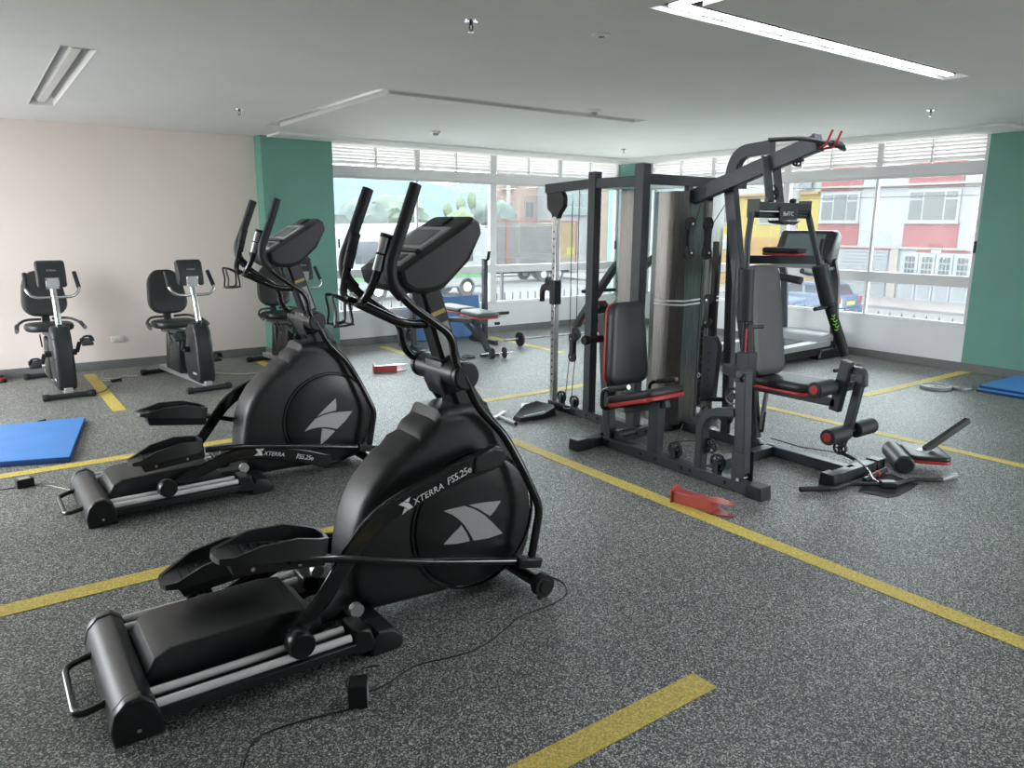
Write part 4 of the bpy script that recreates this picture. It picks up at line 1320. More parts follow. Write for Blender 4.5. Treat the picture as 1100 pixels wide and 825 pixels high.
# third station behind the covers: dip arms with elbow pads
gp(MB().bar((5.15, 3.95, .05), (5.15, 4.02, 1.60), .07, .07, ref=(0, 1, 0)), 'upright', bevel=.004)
gp(MB().bar((5.15, 4.0, 1.335), (5.15, 3.20, 1.365), .045, .065), 'dip_arm', bevel=.004)
gp(MB().pad((5.15, 3.52, 1.385), (1, 0, 0), (0, 1, 0), (0, 0, 1), .14, .32, .02, rad=.03, edge=.005), 'elbow_pad_base', 'red_vinyl')
gp(MB().pad((5.15, 3.52, 1.402), (1, 0, 0), (0, 1, 0), (0, 0, 1), .145, .325, .045, rad=.03, edge=.018), 'elbow_pad', 'vinyl')
gp(MB().tube(fillet([(5.15, 3.22, 1.36), (5.15, 3.20, 1.52)], .02), .016, 10), 'dip_grip', 'foam')
gp(MB().tube([(5.15, 3.95, 1.28), (5.15, 3.70, 1.24), (5.15, 3.35, 1.20)], .03, 10), 'dip_brace', 'gunmetal')
# station behind the left upright: slanted arms, foam and a low seat
for dx in (0, .36):
    gp(MB().sweep(fillet([(4.62 + dx, 4.66, 1.36), (4.62 + dx, 4.84, 1.26), (4.62 + dx, 5.35, .67)], .12, 5), rect(.05, .075), ref=(1, 0, 0)), 'slanted_arm', bevel=.005)
    gp(MB().pad((4.62 + dx, 5.10, .83), (1, 0, 0), (0, .66, -.75), (0, -.75, -.66), .13, .30, .018, rad=.03, edge=.005), 'arm_pad_base', 'red_vinyl')
    gp(MB().pad((4.62 + dx, 5.088, .82), (1, 0, 0), (0, .66, -.75), (0, -.75, -.66), .13, .30, .06, rad=.03, edge=.02), 'arm_pad', 'vinyl')
gp(MB().cyl((4.40, 5.02, 1.03), (4.98, 5.02, 1.03), .016, 10), 'cross_peg', 'gun_dark')
gp(MB().pad((4.72, 4.86, .56), (1, 0, 0), (0, 1, 0), (0, .1, 1), .34, .36, .07, rad=.05, edge=.024), 'seat_cushion', 'vinyl_grey')
gp(MB().pad((4.72, 5.08, .66), (1, 0, 0), (0, 1, .2), (0, -.2, 1), .24, .14, .03, rad=.03, edge=.01), 'knee_pad', 'red_vinyl')
gp(MB().sweep([(4.72, 4.86, .05), (4.72, 4.86, .56)], rect(.06, .06), ref=(0, 1, 0)), 'seat_post', bevel=.004)
gp(MB().bar((4.72, 4.92, .04), (4.72, 4.10, .04), .07, .065), 'base_beam', bevel=.004)

# ================================================================ TREADMILL (user faces +X)
t = thing('treadmill', 'grey and black treadmill by the right window behind the weight machine', 'treadmill', (8.0, 5.5, 0))


def tp(mb, name, m, **k):
    return mb.build(name, m, t, world=True, **k)


tp(MB().prism([(7.05, .05), (7.05, .17), (8.95, .22), (8.95, .05)], 'y', 5.12, 5.88), 'deck', 'dark_plastic', bevel=.01)
tp(MB().prism([(7.06, .172), (7.06, .180), (8.45, .2165), (8.45, .2085)], 'y', 5.24, 5.76), 'running_belt', 'rubber')
for y0, y1 in ((5.11, 5.235), (5.765, 5.89)):
    tp(MB().prism([(7.04, .13), (7.04, .188), (8.60, .230), (8.60, .15)], 'y', y0, y1), 'side_rail', 'treadmill_grey', bevel=.008)
tp(MB().prism([(8.30, .20), (8.42, .275), (8.60, .30), (8.86, .295), (8.96, .22), (8.96, .14), (8.35, .14)], 'y', 5.13, 5.87, inset=.03, lip=.05), 'motor_hood', 'treadmill_grey')
tp(MB().prism([(8.35, .0), (8.40, .12), (8.95, .14), (8.97, .0)], 'y', 5.10, 5.90), 'base_shell', 'dark_plastic', bevel=.02)
for x in (7.15, 7.3):
    for y in (5.16, 5.84):
        tp(MB().cyl((x, y, 0), (x, y, .06), .03, 12), 'foot', 'rubber')
for y in (5.14, 5.86):
    tp(MB().sweep(fillet([(8.72, y, .10), (8.64, y, .95), (8.52, y, 1.22)], .15), rect(.05, .09), ref=(0, 1, 0)), 'console_post', 'gunmetal', bevel=.008)
    tp(MB().tube(fillet([(8.60, y, 1.13), (8.10, y, 1.06), (7.90, y, 1.10)], .08), .032, 12), 'handrail', 'foam')
tp(MB().prism([(8.40, 1.15), (8.36, 1.22), (8.52, 1.56), (8.60, 1.565), (8.66, 1.50), (8.60, 1.15)], 'y', 5.12, 5.88, inset=.04, lip=.06), 'console', 'dark_plastic')
tp(MB().prism([(8.385, 1.262), (8.375, 1.266), (8.495, 1.52), (8.505, 1.516)], 'y', 5.24, 5.76), 'display', 'screen')
tp(MB().prism([(8.34, 1.10), (8.28, 1.17), (8.38, 1.225), (8.44, 1.15)], 'y', 5.16, 5.84), 'button_shelf', 'treadmill_grey', bevel=.015)
tp(MB().bar((8.30, 5.42, 1.18), (8.30, 5.58, 1.18), .03, .02), 'safety_key', 'red_vinyl', bevel=.005)

# ================================================================ BENCH PRESS
t = thing('weight_bench', 'grey padded bench with barbell rack standing before the far window', 'bench', (5.15, 8.2, 0))
for x in (4.60, 5.72):
    tp(MB().sweep([(x, 8.56, .03), (x, 8.56, 1.16)], rect(.06, .07), ref=(0, 1, 0)), 'rack_post', 'gunmetal', bevel=.004)
    tp(MB().tube(fillet([(x, 8.56, 1.13), (x, 8.48, 1.15), (x, 8.45, 1.26)], .03), .022, 10), 'bar_cradle', 'gun_dark')
    tp(MB().bar((x, 8.28, .03), (x, 8.92, .03), .06, .06), 'base_foot', 'gunmetal', bevel=.004)
    tp(MB().sweep([(x, 8.86, .05), (x, 8.58, .42)], rect(.05, .05), ref=(1, 0, 0)), 'rack_brace', 'gunmetal', bevel=.004)
    s = -1 if x < 5 else 1
    tp(MB().cyl((x, 8.50, .40), (x + s * .36, 8.50, .40), .022, 12), 'plate_peg', 'rubber')
    for z in (.70, .82, .94, 1.06):
        tp(MB().cyl((x, 8.526, z), (x, 8.522, z), .010, 8), 'pin_hole', 'rubber')
tp(MB().bar((4.60, 8.56, .36), (5.72, 8.56, .36), .05, .06), 'cross_bar', 'gunmetal', bevel=.004)
tp(MB().bar((5.15, 8.56, .36), (5.15, 7.75, .42), .06, .06), 'spine', 'gunmetal', bevel=.004)
tp(MB().sweep([(5.15, 7.95, .42), (5.15, 7.60, .03)], rect(.06, .06), ref=(1, 0, 0)), 'front_leg', 'gunmetal', bevel=.004)
tp(MB().sweep([(5.15, 8.2, .38), (5.15, 7.78, .18)], rect(.045, .045), ref=(1, 0, 0)), 'leg_brace', 'gunmetal', bevel=.004)
tp(MB().bar((5.02, 7.60, .025), (5.28, 7.60, .025), .06, .05), 'front_foot', 'gunmetal', bevel=.004)
tp(MB().pad((5.15, 8.42, .49), (1, 0, 0), (0, 1, 0), (0, 0, 1), .29, .66, .02, rad=.05, edge=.005), 'back_pad_base', 'red_vinyl')
tp(MB().pad((5.15, 8.42, .508), (1, 0, 0), (0, 1, 0), (0, 0, 1), .29, .66, .055, rad=.05, edge=.022), 'back_pad', 'vinyl_grey')
tp(MB().pad((5.15, 7.83, .47), (1, 0, 0), (0, 1, 0.03), (0, -.03, 1), .31, .48, .02, rad=.05, edge=.005), 'seat_pad_base', 'red_vinyl')
tp(MB().pad((5.15, 7.83, .488), (1, 0, 0), (0, 1, 0.03), (0, -.03, 1), .31, .48, .06, rad=.05, edge=.024), 'seat_pad', 'vinyl_grey')
tp(MB().cyl((5.34, 7.75, .38), (5.40, 7.75, .38), .02, 10), 'knob', 'rubber')

# blue mats leaning on the wall behind the bench
t0 = MB().box((5.48, 9.16, .302), (1.10, .05, .60), Matrix.Rotation(R(-9), 3, 'X')).build('leaning_mat', 'blue_lean', None, bevel=.01)
tag(t0, 'dark blue gym mat leaning on the wall behind the bench', 'mat')

# ================================================================ FREE WEIGHTS


def disc(mb, c, axis, r, w):
    h = w / 2
    return mb.lathe([(.016, -h * .8), (r * .35, -h * .8), (r * .40, -h * .45), (r * .78, -h * .45), (r * .84, -h), (r * .97, -h), (r, -h * .7), (r, h * .7), (r * .97, h),
                     (r * .84, h), (r * .78, h * .45), (r * .40, h * .45), (r * .35, h * .8), (.016, h * .8)], c, axis, 28, closed=True)


t = thing('barbell', 'long barbell with small iron plates lying before the far window', 'barbell', (6.3, 8.02, .098))
MB().cyl((-.62, 0, 0), (.95, 0, 0), .0145, 14).build('bar', 'chrome', t)
disc(MB(), (-.36, 0, 0), 'x', .098, .03).build('plate', 'plate_iron', t)
disc(MB(), (.62, 0, 0), 'x', .098, .03).build('plate', 'plate_iron', t)
MB().cyl((-.415, 0, 0), (-.38, 0, 0), .026, 14).build('collar', 'chrome', t)
MB().cyl((.64, 0, 0), (.675, 0, 0), .026, 14).build('collar', 'chrome', t)
t.rotation_euler = (0, 0, R(-1.5))

t = thing('dumbbell', 'short dumbbell with two small plates in front of the bench', 'dumbbell', (5.12, 7.42, .068), R(-12))
MB().cyl((-.20, 0, 0), (.24, 0, 0), .0125, 12).build('bar', 'chrome', t)
for x in (-.075, -.045, .115):
    disc(MB(), (x, 0, 0), 'x', .068, .022).build('plate', 'plate_iron', t)
MB().cyl((-.105, 0, 0), (-.09, 0, 0), .026, 12).build('collar', 'chrome', t)
MB().cyl((.13, 0, 0), (.145, 0, 0), .026, 12).build('collar', 'chrome', t)
o = disc(MB(), (0, 0, 0), 'z', .085, .026).build('weight_plate', 'plate_iron')
o.location = (4.87, 7.66, .013)
tag(o, 'small iron weight plate flat on the floor left of the dumbbell', 'weight plate')
o = disc(MB(), (0, 0, 0), 'z', .05, .024).build('weight_plate', 'plate_iron')
o.location = (4.72, 7.55, .012)
tag(o, 'smallest iron plate on the floor half hidden by the close elliptical', 'weight plate')
o = disc(MB(), (0, 0, 0), 'z', .145, .032).build('weight_plate', 'plate_sheen')
o.location = (7.845, 3.475, .016)
tag(o, 'larger iron weight plate lying by the right yellow line', 'weight plate')
o = disc(MB(), (0, 0, 0), 'z', .10, .026).build('weight_plate', 'plate_sheen')
o.location = (8.03, 3.315, .013)
tag(o, 'smaller weight plate beside the larger one by the blue mats', 'weight plate')

# ================================================================ MATS


def gym_mat(poly, z0, h, label, nm='gym_mat'):
    cx, cy = sum(p[0] for p in poly) / 4, sum(p[1] for p in poly) / 4
    t = thing(nm, label, 'mat', (cx, cy, z0))
    pl = [(a - cx, b - cy) for a, b in poly]
    MB().prism(pl, 'z', 0.0, h - .004).build('mat_body', 'blue_edge', t, bevel=.008)
    MB().prism([(a * .99, b * .99) for a, b in pl], 'z', h - .004, h).build('top_cover', 'blue_mat', t, bevel=.003)
    return t


gym_mat([(-.62, 6.06), (.405, 5.70), (.63, 6.86), (-.42, 7.03)], 0, .04, 'blue gym mat on the floor at the left edge')
gym_mat([(8.05, 3.18), (8.03, 2.20), (9.05, 2.16), (9.07, 3.16)], 0, .026, 'lower of the two blue mats stacked by the right pillar')
gym_mat([(8.14, 3.19), (8.11, 2.18), (9.03, 2.14), (9.06, 3.20)], .0262, .026, 'upper of the two blue mats stacked by the right pillar')
gm = MB().tube([(-.03, 0, .015), (.03, .01, .022)], .012, 8).build('cable_clip', 'rubber')
gm.location = (.33, 6.99, 0)
tag(gm, 'small black cable end behind the left blue mat', 'cable end')

# ================================================================ RED BRACKETS


def bracket(loc, rz, label, L_=.25):
    t = thing('steel_bracket', label, 'bracket', loc, rz, 'red steel brackets')
    MB().span(-L_ / 2, L_ / 2, -.035, .035, .002, .072).build('channel', 'red_metal', t, bevel=.003)
    MB().span(-L_ / 2 - .006, -L_ / 2, -.05, .05, .0, .095).build('end_plate', 'red_metal', t, bevel=.001)
    for z in (.004, .070):
        MB().prism([(L_ / 2 - .03, -.05), (L_ / 2 + .05, -.045), (L_ / 2 + .12, -.012), (L_ / 2 + .12, .012), (L_ / 2 + .05, .045), (L_ / 2 - .03, .05)], 'z', z, z + .005).build('fork_plate', 'red_metal', t, bevel=.001)
        MB().lathe([(.007, -.0005), (.011, -.0005), (.011, .0062), (.007, .0062)], (L_ / 2 + .10, 0, z), 'z', 12, closed=True).build('hole_rim', 'chrome', t)
    MB().span(L_ / 2, L_ / 2 + .004, -.04, .04, .005, .072).build('web', 'red_metal', t)
    return t


bracket((3.275, 2.70, 0), R(-78), 'red steel bracket lying on the yellow line before the weight machine')
bracket((3.62, 7.42, 0), R(-16), 'red steel bracket lying alone on the floor before the far window')

# ================================================================ THINGS ON THE FLOOR BY THE MACHINE
# tool bag and papers at the foot of the cable column
t = thing('tool_bag', 'black open plastic bag at the foot of the chrome cable column', 'bag', (3.80, 4.93, 0))
v = [(-.235, -.115, 0), (-.02, -.15, 0), (.15, -.12, 0), (.22, .0, 0), (.20, .21, 0), (.05, .19, 0), (-.05, .13, 0), (-.24, -.02, 0),
     (-.225, -.12, .035), (-.02, -.155, .045), (.12, -.14, .085), (.20, -.02, .075), (.18, .19, .07), (.03, .17, .06), (-.06, .11, .05), (-.235, -.03, .035),
     (-.15, -.085, .02), (-.02, -.12, .025), (.08, -.10, .05), (.15, .0, .05), (.13, .14, .045), (.02, .12, .04), (-.05, .08, .03), (-.16, -.03, .02)]
f = [[i, (i + 1) % 8, (i + 1) % 8 + 8, i + 8] for i in range(8)] + [[i + 8, (i + 1) % 8 + 8, (i + 1) % 8 + 16, i + 16] for i in range(8)] + [[7, 6, 5, 4, 3, 2, 1, 0], [16, 17, 18, 19, 20, 21, 22, 23]]
MB().add(v, f).build('bag_body', 'rubber', t, bevel=.006)
for k in range(9):
    MB().box((-.14 + k * .022, -.06 - k * .004, .0285 + k * .0022), (.014, .018, .002), Matrix.Rotation(R(-12 + 20 * (k % 3)), 3, 'Z')).build('print_mark', 'white_print', t, smooth=False)
o = MB().prism([(-.09, -.06), (.02, .09), (.10, .05), (.0, -.10)], 'z', 0, .003).build('paper_card', 'white_print')
o.location = (3.95, 5.25, 0)
tag(o, 'white card lying on the floor behind the black bag', 'card')
o = MB().bar((-.05, 0, .012), (.05, 0, .012), .022, .02).build('pliers_handle', 'red_vinyl', None, bevel=.005)
o.location = (4.03, 5.16, .0)
tag(o, 'small red handled tool beside the chrome column foot', 'tool')
t = thing('tee_handle', 'grey metal T shaped tool on the floor left of the black bag', 'tool', (3.50, 4.95, 0))
MB().cyl((-.02, -.19, .014), (.0, .08, .014), .013, 12).build('shaft', 'silver', t)
MB().bar((-.06, .05, .016), (.13, .18, .016), .03, .012).build('cross_piece', 'silver', t, bevel=.003)
MB().cyl((-.021, -.205, .014), (-.02, -.19, .014), .015, 12).build('end_cap', 'rubber', t)

# curl bar, rowing plate and arm curl pad in front of the right station
t = thing('curl_bar', 'black cambered curl bar lying on the floor at the machine foot', 'bar', (4.5, 2.22, 0))
pth = fillet([(3.99, 2.48, .0205), (4.20, 2.36, .0205), (4.33, 2.37, .0205), (4.50, 2.225, .0205), (4.61, 2.18, .0205), (4.74, 2.18, .0205), (4.88, 2.065, .0205), (5.07, 2.055, .0205)], .03)
tp(MB().tube(pth, .013, 12), 'bar', 'gun_dark')
tp(MB().tube([pth[0], pth[0].lerp(Vector((4.20, 2.36, .0205)), .8)], .0165, 12), 'grip', 'rubber')
tp(MB().tube([(4.90, 2.064, .0215), (5.075, 2.054, .0215)], .0165, 12), 'grip', 'silver')
tp(MB().box((4.52, 2.21, .026), (.10, .06, .04), Matrix.Rotation(R(-35), 3, 'Z')), 'clamp', 'gun_dark', bevel=.008)
m = MB()
ch = [Vector((4.555, 2.452, .115)), Vector((4.54, 2.40, .10)), Vector((4.52, 2.34, .085)), Vector((4.50, 2.29, .035)), Vector((4.49, 2.24, .034)), Vector((4.56, 2.21, .036))]
tp(MB().tube(fillet(ch, .03), .006, 8), 'chain', 'chrome')
t = thing('foot_plate', 'dark flat rubber foot plate under the curl bar', 'foot plate', (4.55, 2.22, 0))
tp(MB().prism([(4.30, 2.28), (4.345, 2.11), (4.44, 2.095), (4.62, 2.11), (4.74, 2.13), (4.80, 2.34), (4.62, 2.37)], 'z', 0, .004), 'plate', 'rubber', bevel=.001)
t = thing('foot_bar', 'short grey bar with red rings lying against the machine foot', 'bar', (4.5, 2.35, 0))
tp(MB().cyl((4.47, 2.337, .024), (4.79, 2.372, .024), .018, 14), 'bar', 'gunmetal')
tp(MB().cyl((4.54, 2.345, .024), (4.57, 2.348, .024), .022, 14), 'ring', 'red_vinyl')
tp(MB().cyl((4.64, 2.355, .024), (4.67, 2.358, .024), .022, 14), 'ring', 'red_vinyl')
t = thing('curl_pad', 'black arm curl pad with red edge and a steel post, lying on the floor', 'pad', (5.0, 2.36, 0))
ax = Vector((.49, .32, 0)).normalized()
pr = Vector((.55, -.83, 0)).normalized()
c0, c1 = Vector((4.875, 2.285, .062)), Vector((5.165, 2.535, .062))
ax = (c1 - c0).normalized()
pr = Vector((ax.y, -ax.x, 0))
tp(MB().cyl(c0, c1, .062, 24), 'roll', 'vinyl', bevel=.012)
mid = (c0 + c1) / 2
tp(MB().pad(mid + pr * .165 + Vector((0, 0, .012)), ax, pr, (0, 0, 1), .36, .25, .022, rad=.05, edge=.008), 'pad_base', 'red_vinyl')
tp(MB().pad(mid + pr * .165 + Vector((0, 0, .032)), ax, pr, (0, 0, 1), .35, .245, .028, rad=.05, edge=.01), 'pad_back', 'vinyl')
q0 = mid + pr * .16 + Vector((0, 0, .06))
tp(MB().sweep([q0, q0 + Vector((.31, -.12, .19))], rect(.04, .04)), 'post', 'gun_dark', bevel=.004)
tp(MB().box(q0 + Vector((0, 0, -.0)), (.10, .08, .006)), 'post_plate', 'silver', bevel=.002)

# ================================================================ POWER ADAPTERS AND LEADS
t = thing('power_adapter', 'black power adapter on the floor in front of the close elliptical', 'adapter', (.905, 2.135, 0), R(-28))
MB().span(-.032, .032, -.036, .036, 0, .085).build('adapter_body', 'dark_plastic', t, bevel=.004)
MB().span(.0315, .0325, -.024, .024, .012, .07).build('rating_label', 'grey_label', t)
t = thing('power_adapter', 'black power adapter beside the blue mat at the left', 'adapter', (.12, 5.31, 0), R(12))
MB().span(-.047, .047, -.03, .03, 0, .055).build('adapter_body', 'dark_plastic', t, bevel=.004)
MB().span(-.03, .03, -.02, .02, .0545, .0556).build('rating_label', 'grey_label', t)


def lead(pts, mt, label, r=.0028):
    o = MB().tube(fillet([(a, b, r) for a, b in pts], .06, 4), r, 6).build('power_lead', mt)
    return tag(o, label, 'cable')


lead([(1.96, 2.60), (2.05, 2.42), (1.98, 2.30), (1.83, 2.27), (1.70, 2.28), (1.62, 2.245), (1.52, 2.20), (1.42, 2.17), (1.31, 2.18), (1.17, 2.22), (1.03, 2.17), (.955, 2.165), (.90, 2.20), (.92, 2.29), (1.02, 2.31), (1.06, 2.29)], 'cable', 'thin black lead running from the elliptical front foot to its adapter')
lead([(.885, 2.11), (.77, 2.14), (.66, 2.16), (.56, 2.16), (.51, 2.09), (.48, 2.02), (.46, 1.90)], 'cable', 'thin black lead leaving the near adapter toward the camera')
lead([(.17, 5.30), (.25, 5.24), (.30, 5.14), (.35, 5.06)], 'white_cable', 'pale lead between the left adapter and the second elliptical')
lead([(.07, 5.31), (-.1, 5.33), (-.4, 5.30)], 'cable', 'black lead running off to the left from the far adapter')
lead([(1.33, 8.67), (1.20, 8.72), (1.10, 8.62), (1.02, 8.72), (.94, 8.80), (.96, 8.62), (1.08, 8.50)], 'white_cable', 'white lead coiled on the floor between two bikes', .006)
lead([(1.85, 8.55), (2.05, 8.35), (2.25, 8.15), (2.50, 8.10), (2.70, 8.00)], 'white_cable', 'white lead on the floor right of the middle bike', .006)
t = thing('lead_plug', 'black plug on the white lead by the wall', 'plug', (1.09, 8.48, 0), R(10))
MB().span(-.05, .05, -.02, .02, 0, .03).build('plug_body', 'rubber', t, bevel=.008)
lead([(.80, 7.95), (.92, 8.02), (.98, 8.2), (1.02, 8.38)], 'cable', 'thin black lead crossing the yellow line beside the left bike', .004)

t = thing('sports_shoe', 'black shoe with red trim by the wall at the left edge', 'shoe', (.07, 9.17, 0), R(35))
MB().pad((0, 0, 0), (1, 0, 0), (0, 1, 0), (0, 0, 1), .11, .29, .03, rad=.05, edge=.008).build('sole', 'rubber', t)
MB().pad((0, -.0, .028), (1, 0, 0), (0, 1, 0), (0, 0, 1), .10, .27, .02, rad=.045, edge=.006).build('trim', 'red_vinyl', t)
MB().pad((0, .01, .046), (1, 0, 0), (0, 1, .1), (0, -.1, 1), .09, .24, .045, rad=.04, edge=.02).build('upper', 'vinyl', t)

# ================================================================ OUTSIDE
GZ = -1.9
EXT = 0.25   # outdoor colours darkened to stand in for a lower light level outside


def emat(name, color, *a, **k):
    return mat(name, tuple(c * EXT for c in color), *a, **k)


def dim(*cols):
    return [tuple(c * EXT for c in q) for q in cols]

emat('asphalt', (0.215, 0.205, 0.205), 0.9, var=0.12, scale=.5)
emat('pavement', (0.34, 0.295, 0.28), 0.9, var=0.1, scale=.8)
emat('grass', (0.20, 0.27, 0.07), 0.95, var=0.2, scale=.3)
leaf_material('hazy_hill_forest', *dim((0.15, 0.235, 0.32), (0.205, 0.29, 0.38)), .14)  # distance haze is mixed into the forest colours
leaf_material('leaf_mid', *dim((0.25, 0.34, 0.30), (0.38, 0.46, 0.36)), .9)  # this and the next leaf tones are greyed to suggest hazy air
leaf_material('leaf_light', *dim((0.27, 0.36, 0.22), (0.37, 0.46, 0.28)), 1.4)
leaf_material('leaf_grey', *dim((0.20, 0.26, 0.24), (0.32, 0.38, 0.34)), .9)
emat('house_white', (0.55, 0.55, 0.56), 0.8, var=0.03, scale=1)
emat('house_red', (0.44, 0.10, 0.11), 0.8, var=0.05, scale=1.2)
emat('house_yellow', (0.62, 0.44, 0.025), 0.8, var=0.03, scale=1)
emat('house_ochre', (0.52, 0.27, 0.02), 0.8, var=0.05, scale=1)
emat('cream', (0.55, 0.50, 0.46), 0.8, var=0.03, scale=1)
emat('shutter', (0.42, 0.43, 0.46), 0.6)
emat('gate_white', (0.52, 0.54, 0.58), 0.6)
emat('pane_dark', (0.10, 0.12, 0.13), 0.15)
emat('curtain', (0.22, 0.225, 0.225), 0.8, var=.15, scale=3)
emat('teal_glass', (0.06, 0.17, 0.16), 0.12)
emat('bus_white', (0.48, 0.49, 0.50), 0.35)
emat('bus_green', (0.10, 0.42, 0.14), 0.35)
emat('orange_steel', (0.55, 0.10, 0.03), 0.5)
emat('cargo_net', (0.22, 0.20, 0.185), 0.8, var=.6, scale=1.0)
emat('wood_board', (0.34, 0.325, 0.315), 0.8, var=.2, scale=3)
emat('tarp_yellow', (0.45, 0.32, 0.09), 0.8, var=.2, scale=2)
emat('sign_yellow', (0.62, 0.60, 0.03), 0.6)
emat('tyre', (0.03, 0.03, 0.03), 0.8)
emat('car_blue', (0.025, 0.09, 0.24), 0.25, coat=.6)
emat('car_glass', (0.05, 0.07, 0.09), 0.1)
emat('tail_red', (0.5, 0.02, 0.03), 0.3)
emat('pole_grey', (0.36, 0.35, 0.34), 0.8)
emat('fence_steel', (0.12, 0.12, 0.125), 0.6)
emat('roof_tile', (0.34, 0.12, 0.09), 0.85, var=.2, scale=2)
emat('turquoise', (0.10, 0.42, 0.42), 0.7)
emat('street_sign', (0.10, 0.30, 0.22), 0.5)
brick_material('brick', *dim((0.62, 0.39, 0.30), (0.68, 0.45, 0.36), (0.62, 0.52, 0.48)), 1.4)
brick_material('brick_side', *dim((0.62, 0.37, 0.27), (0.68, 0.43, 0.33), (0.62, 0.52, 0.48)), 1.1)

mat('bounce_concrete', (0.56, 0.55, 0.52), 0.9, var=0.06, scale=.7)  # kept pale so the ground reflects skylight indoors
struct('street_ground', MB().span(-60, 160, 9.6, 330, GZ - .3, GZ), 'asphalt')
struct('bounce_ground_back', MB().span(-12, 24.5, 9.6, 24.5, GZ, GZ + .04), 'bounce_concrete')  # unseen ground slabs, added to bounce light up to the ceiling
struct('bounce_ground_right', MB().span(9.35, 23.5, -12, 9.6, GZ, GZ + .04), 'bounce_concrete')
struct('bounce_ground_left', MB().span(-16, -2.9, -12, 9.6, GZ, GZ + .04), 'bounce_concrete')
struct('street_ground_side', MB().span(9.35, 200, -60, 9.6, GZ - .3, GZ), 'asphalt')
struct('ground_rear', MB().span(-60, 9.35, -60, 9.6, GZ - .3, GZ - .05), 'pavement')
struct('sidewalk', MB().span(32.5, 37.1, -20, 45, GZ, GZ + .12), 'pavement')
struct('sidewalk_back', MB().span(26, 60, 42.5, 48, GZ, GZ + .12), 'pavement')
struct('grass_field', MB().prism([(18, 60), (-30, 60), (-30, 115), (120, 115), (70, 60)], 'z', GZ - .2, GZ + .01), 'grass')

# wooded hill
v, f = [], []
NX, NY = 90, 14
random.seed(3)
for j in range(NY):
    for i in range(NX):
        x = -60 + 520 * i / (NX - 1)
        yy = 150 + 190 * j / (NY - 1)
        k = j / (NY - 1)
        h = (28 + 4.0 * math.sin(x * .021 + 1.3) + 2.0 * math.sin(x * .057)) * (math.sin(k * math.pi / 2) ** 1.3) + random.uniform(-.9, .9) * (1 if j else 0)
        v.append((x, yy, GZ + h))
for j in range(NY - 1):
    for i in range(NX - 1):
        f.append([j * NX + i, j * NX + i + 1, (j + 1) * NX + i + 1, (j + 1) * NX + i])
struct('hill', MB().add(v, f), 'hazy_hill_forest')


def crown(mb, c, r, n=2, seed=0, sq=1.0):
    rnd = random.Random(seed)
    bm = bmesh.new()
    bmesh.ops.create_icosphere(bm, subdivisions=3, radius=1)
    off = [(rnd.uniform(0, 6), rnd.uniform(0, 6), rnd.uniform(0, 6)) for _ in range(3)]
    vs = []
    for q in bm.verts:
        p = q.co
        k = 1 + .16 * math.sin(4 * p.x + off[0][0]) * math.sin(4 * p.y + off[0][1]) + .10 * math.sin(9 * p.z + off[1][0]) * math.sin(8 * p.x + off[1][1]) + rnd.uniform(-.06, .06)
        vs.append((c[0] + p.x * r * k, c[1] + p.y * r * k, c[2] + p.z * r * k * sq))
    fs = [[w.index for w in q.verts] for q in bm.faces]
    bm.free()
    mb.add(vs, fs)
    return mb


def tree(x, y, h, r, leaf, label, sq=1.0, seed=1):
    t = thing('tree', label, 'tree', (x, y, GZ), group='trees beyond the street')
    crown(MB(), (0, 0, h - r * sq), r, seed=seed, sq=sq).build('crown', leaf, t)
    crown(MB(), (r * .45, 0, h - r * sq * 1.35), r * .7, seed=seed + 9, sq=sq).build('crown', leaf, t)
    MB().tube([(0, 0, 0), (.1, 0, h - r * sq)], .16 * h / 5, 8).build('trunk', 'wood_board', t)


for (x, y, h, r, lf, sq, lab) in ((38.5, 84, 6.4, 3.0, 'leaf_grey', .8, 'round dark tree at the left edge of the far view'),
                                  (48.5, 94, 7.6, 3.6, 'leaf_mid', .7, 'broad bushy tree in the middle of the field'),
                                  (50.0, 80, 5.3, 2.0, 'leaf_light', 1.0, 'pale green leafy tree behind the bus'),
                                  (54.0, 90, 6.6, .6, 'leaf_light', 1.7, 'slim pointed tree, left of three behind the console'),
                                  (56.2, 90, 7.3, .6, 'leaf_light', 1.8, 'slim pointed tree, middle of three behind the console'),
                                  (58.0, 90, 8.2, .6, 'leaf_light', 2.0, 'tall slim tree, right of three behind the console'),
                                  (62.5, 92, 7.4, 2.6, 'leaf_grey', .9, 'large grey green tree left of the brick building'),
                                  (31.6, 45.0, 5.2, 1.0, 'leaf_grey', 1.2, 'small grey tree against the brick building')):
    tree(x, y, h, r, lf, lab, sq, int(x * 10))

# low houses far off
t = thing('far_house', 'small far house with red roof below the hill', 'building', (42.6, 96, GZ))
MB().span(-2.6, 2.6, -2, 2, 0, 2.5).build('wall', 'house_white', t)
MB().prism([(-3, 2.5), (0, 4.0), (3, 2.5)], 'y', -2.3, 2.3).build('roof', 'roof_tile', t)
MB().span(-1.0, -.2, -2.05, -2.0, .9, 1.8).build('window', 'pane_dark', t)
t = thing('far_canopy', 'turquoise roofed stall beyond the bus', 'stall', (44.5, 72, GZ))
MB().prism([(-4, 2.9), (0, 3.5), (4, 2.9), (4, 3.0), (0, 3.6), (-4, 3.0)], 'y', -2, 2).build('roof', 'turquoise', t)
for x in (-3.7, 3.7):
    MB().cyl((x, -1.8, 0), (x, -1.8, 2.95), .08, 8).build('post', 'pole_grey', t)
    MB().cyl((x, 1.8, 0), (x, 1.8, 2.95), .08, 8).build('post', 'pole_grey', t)

# ---- bus


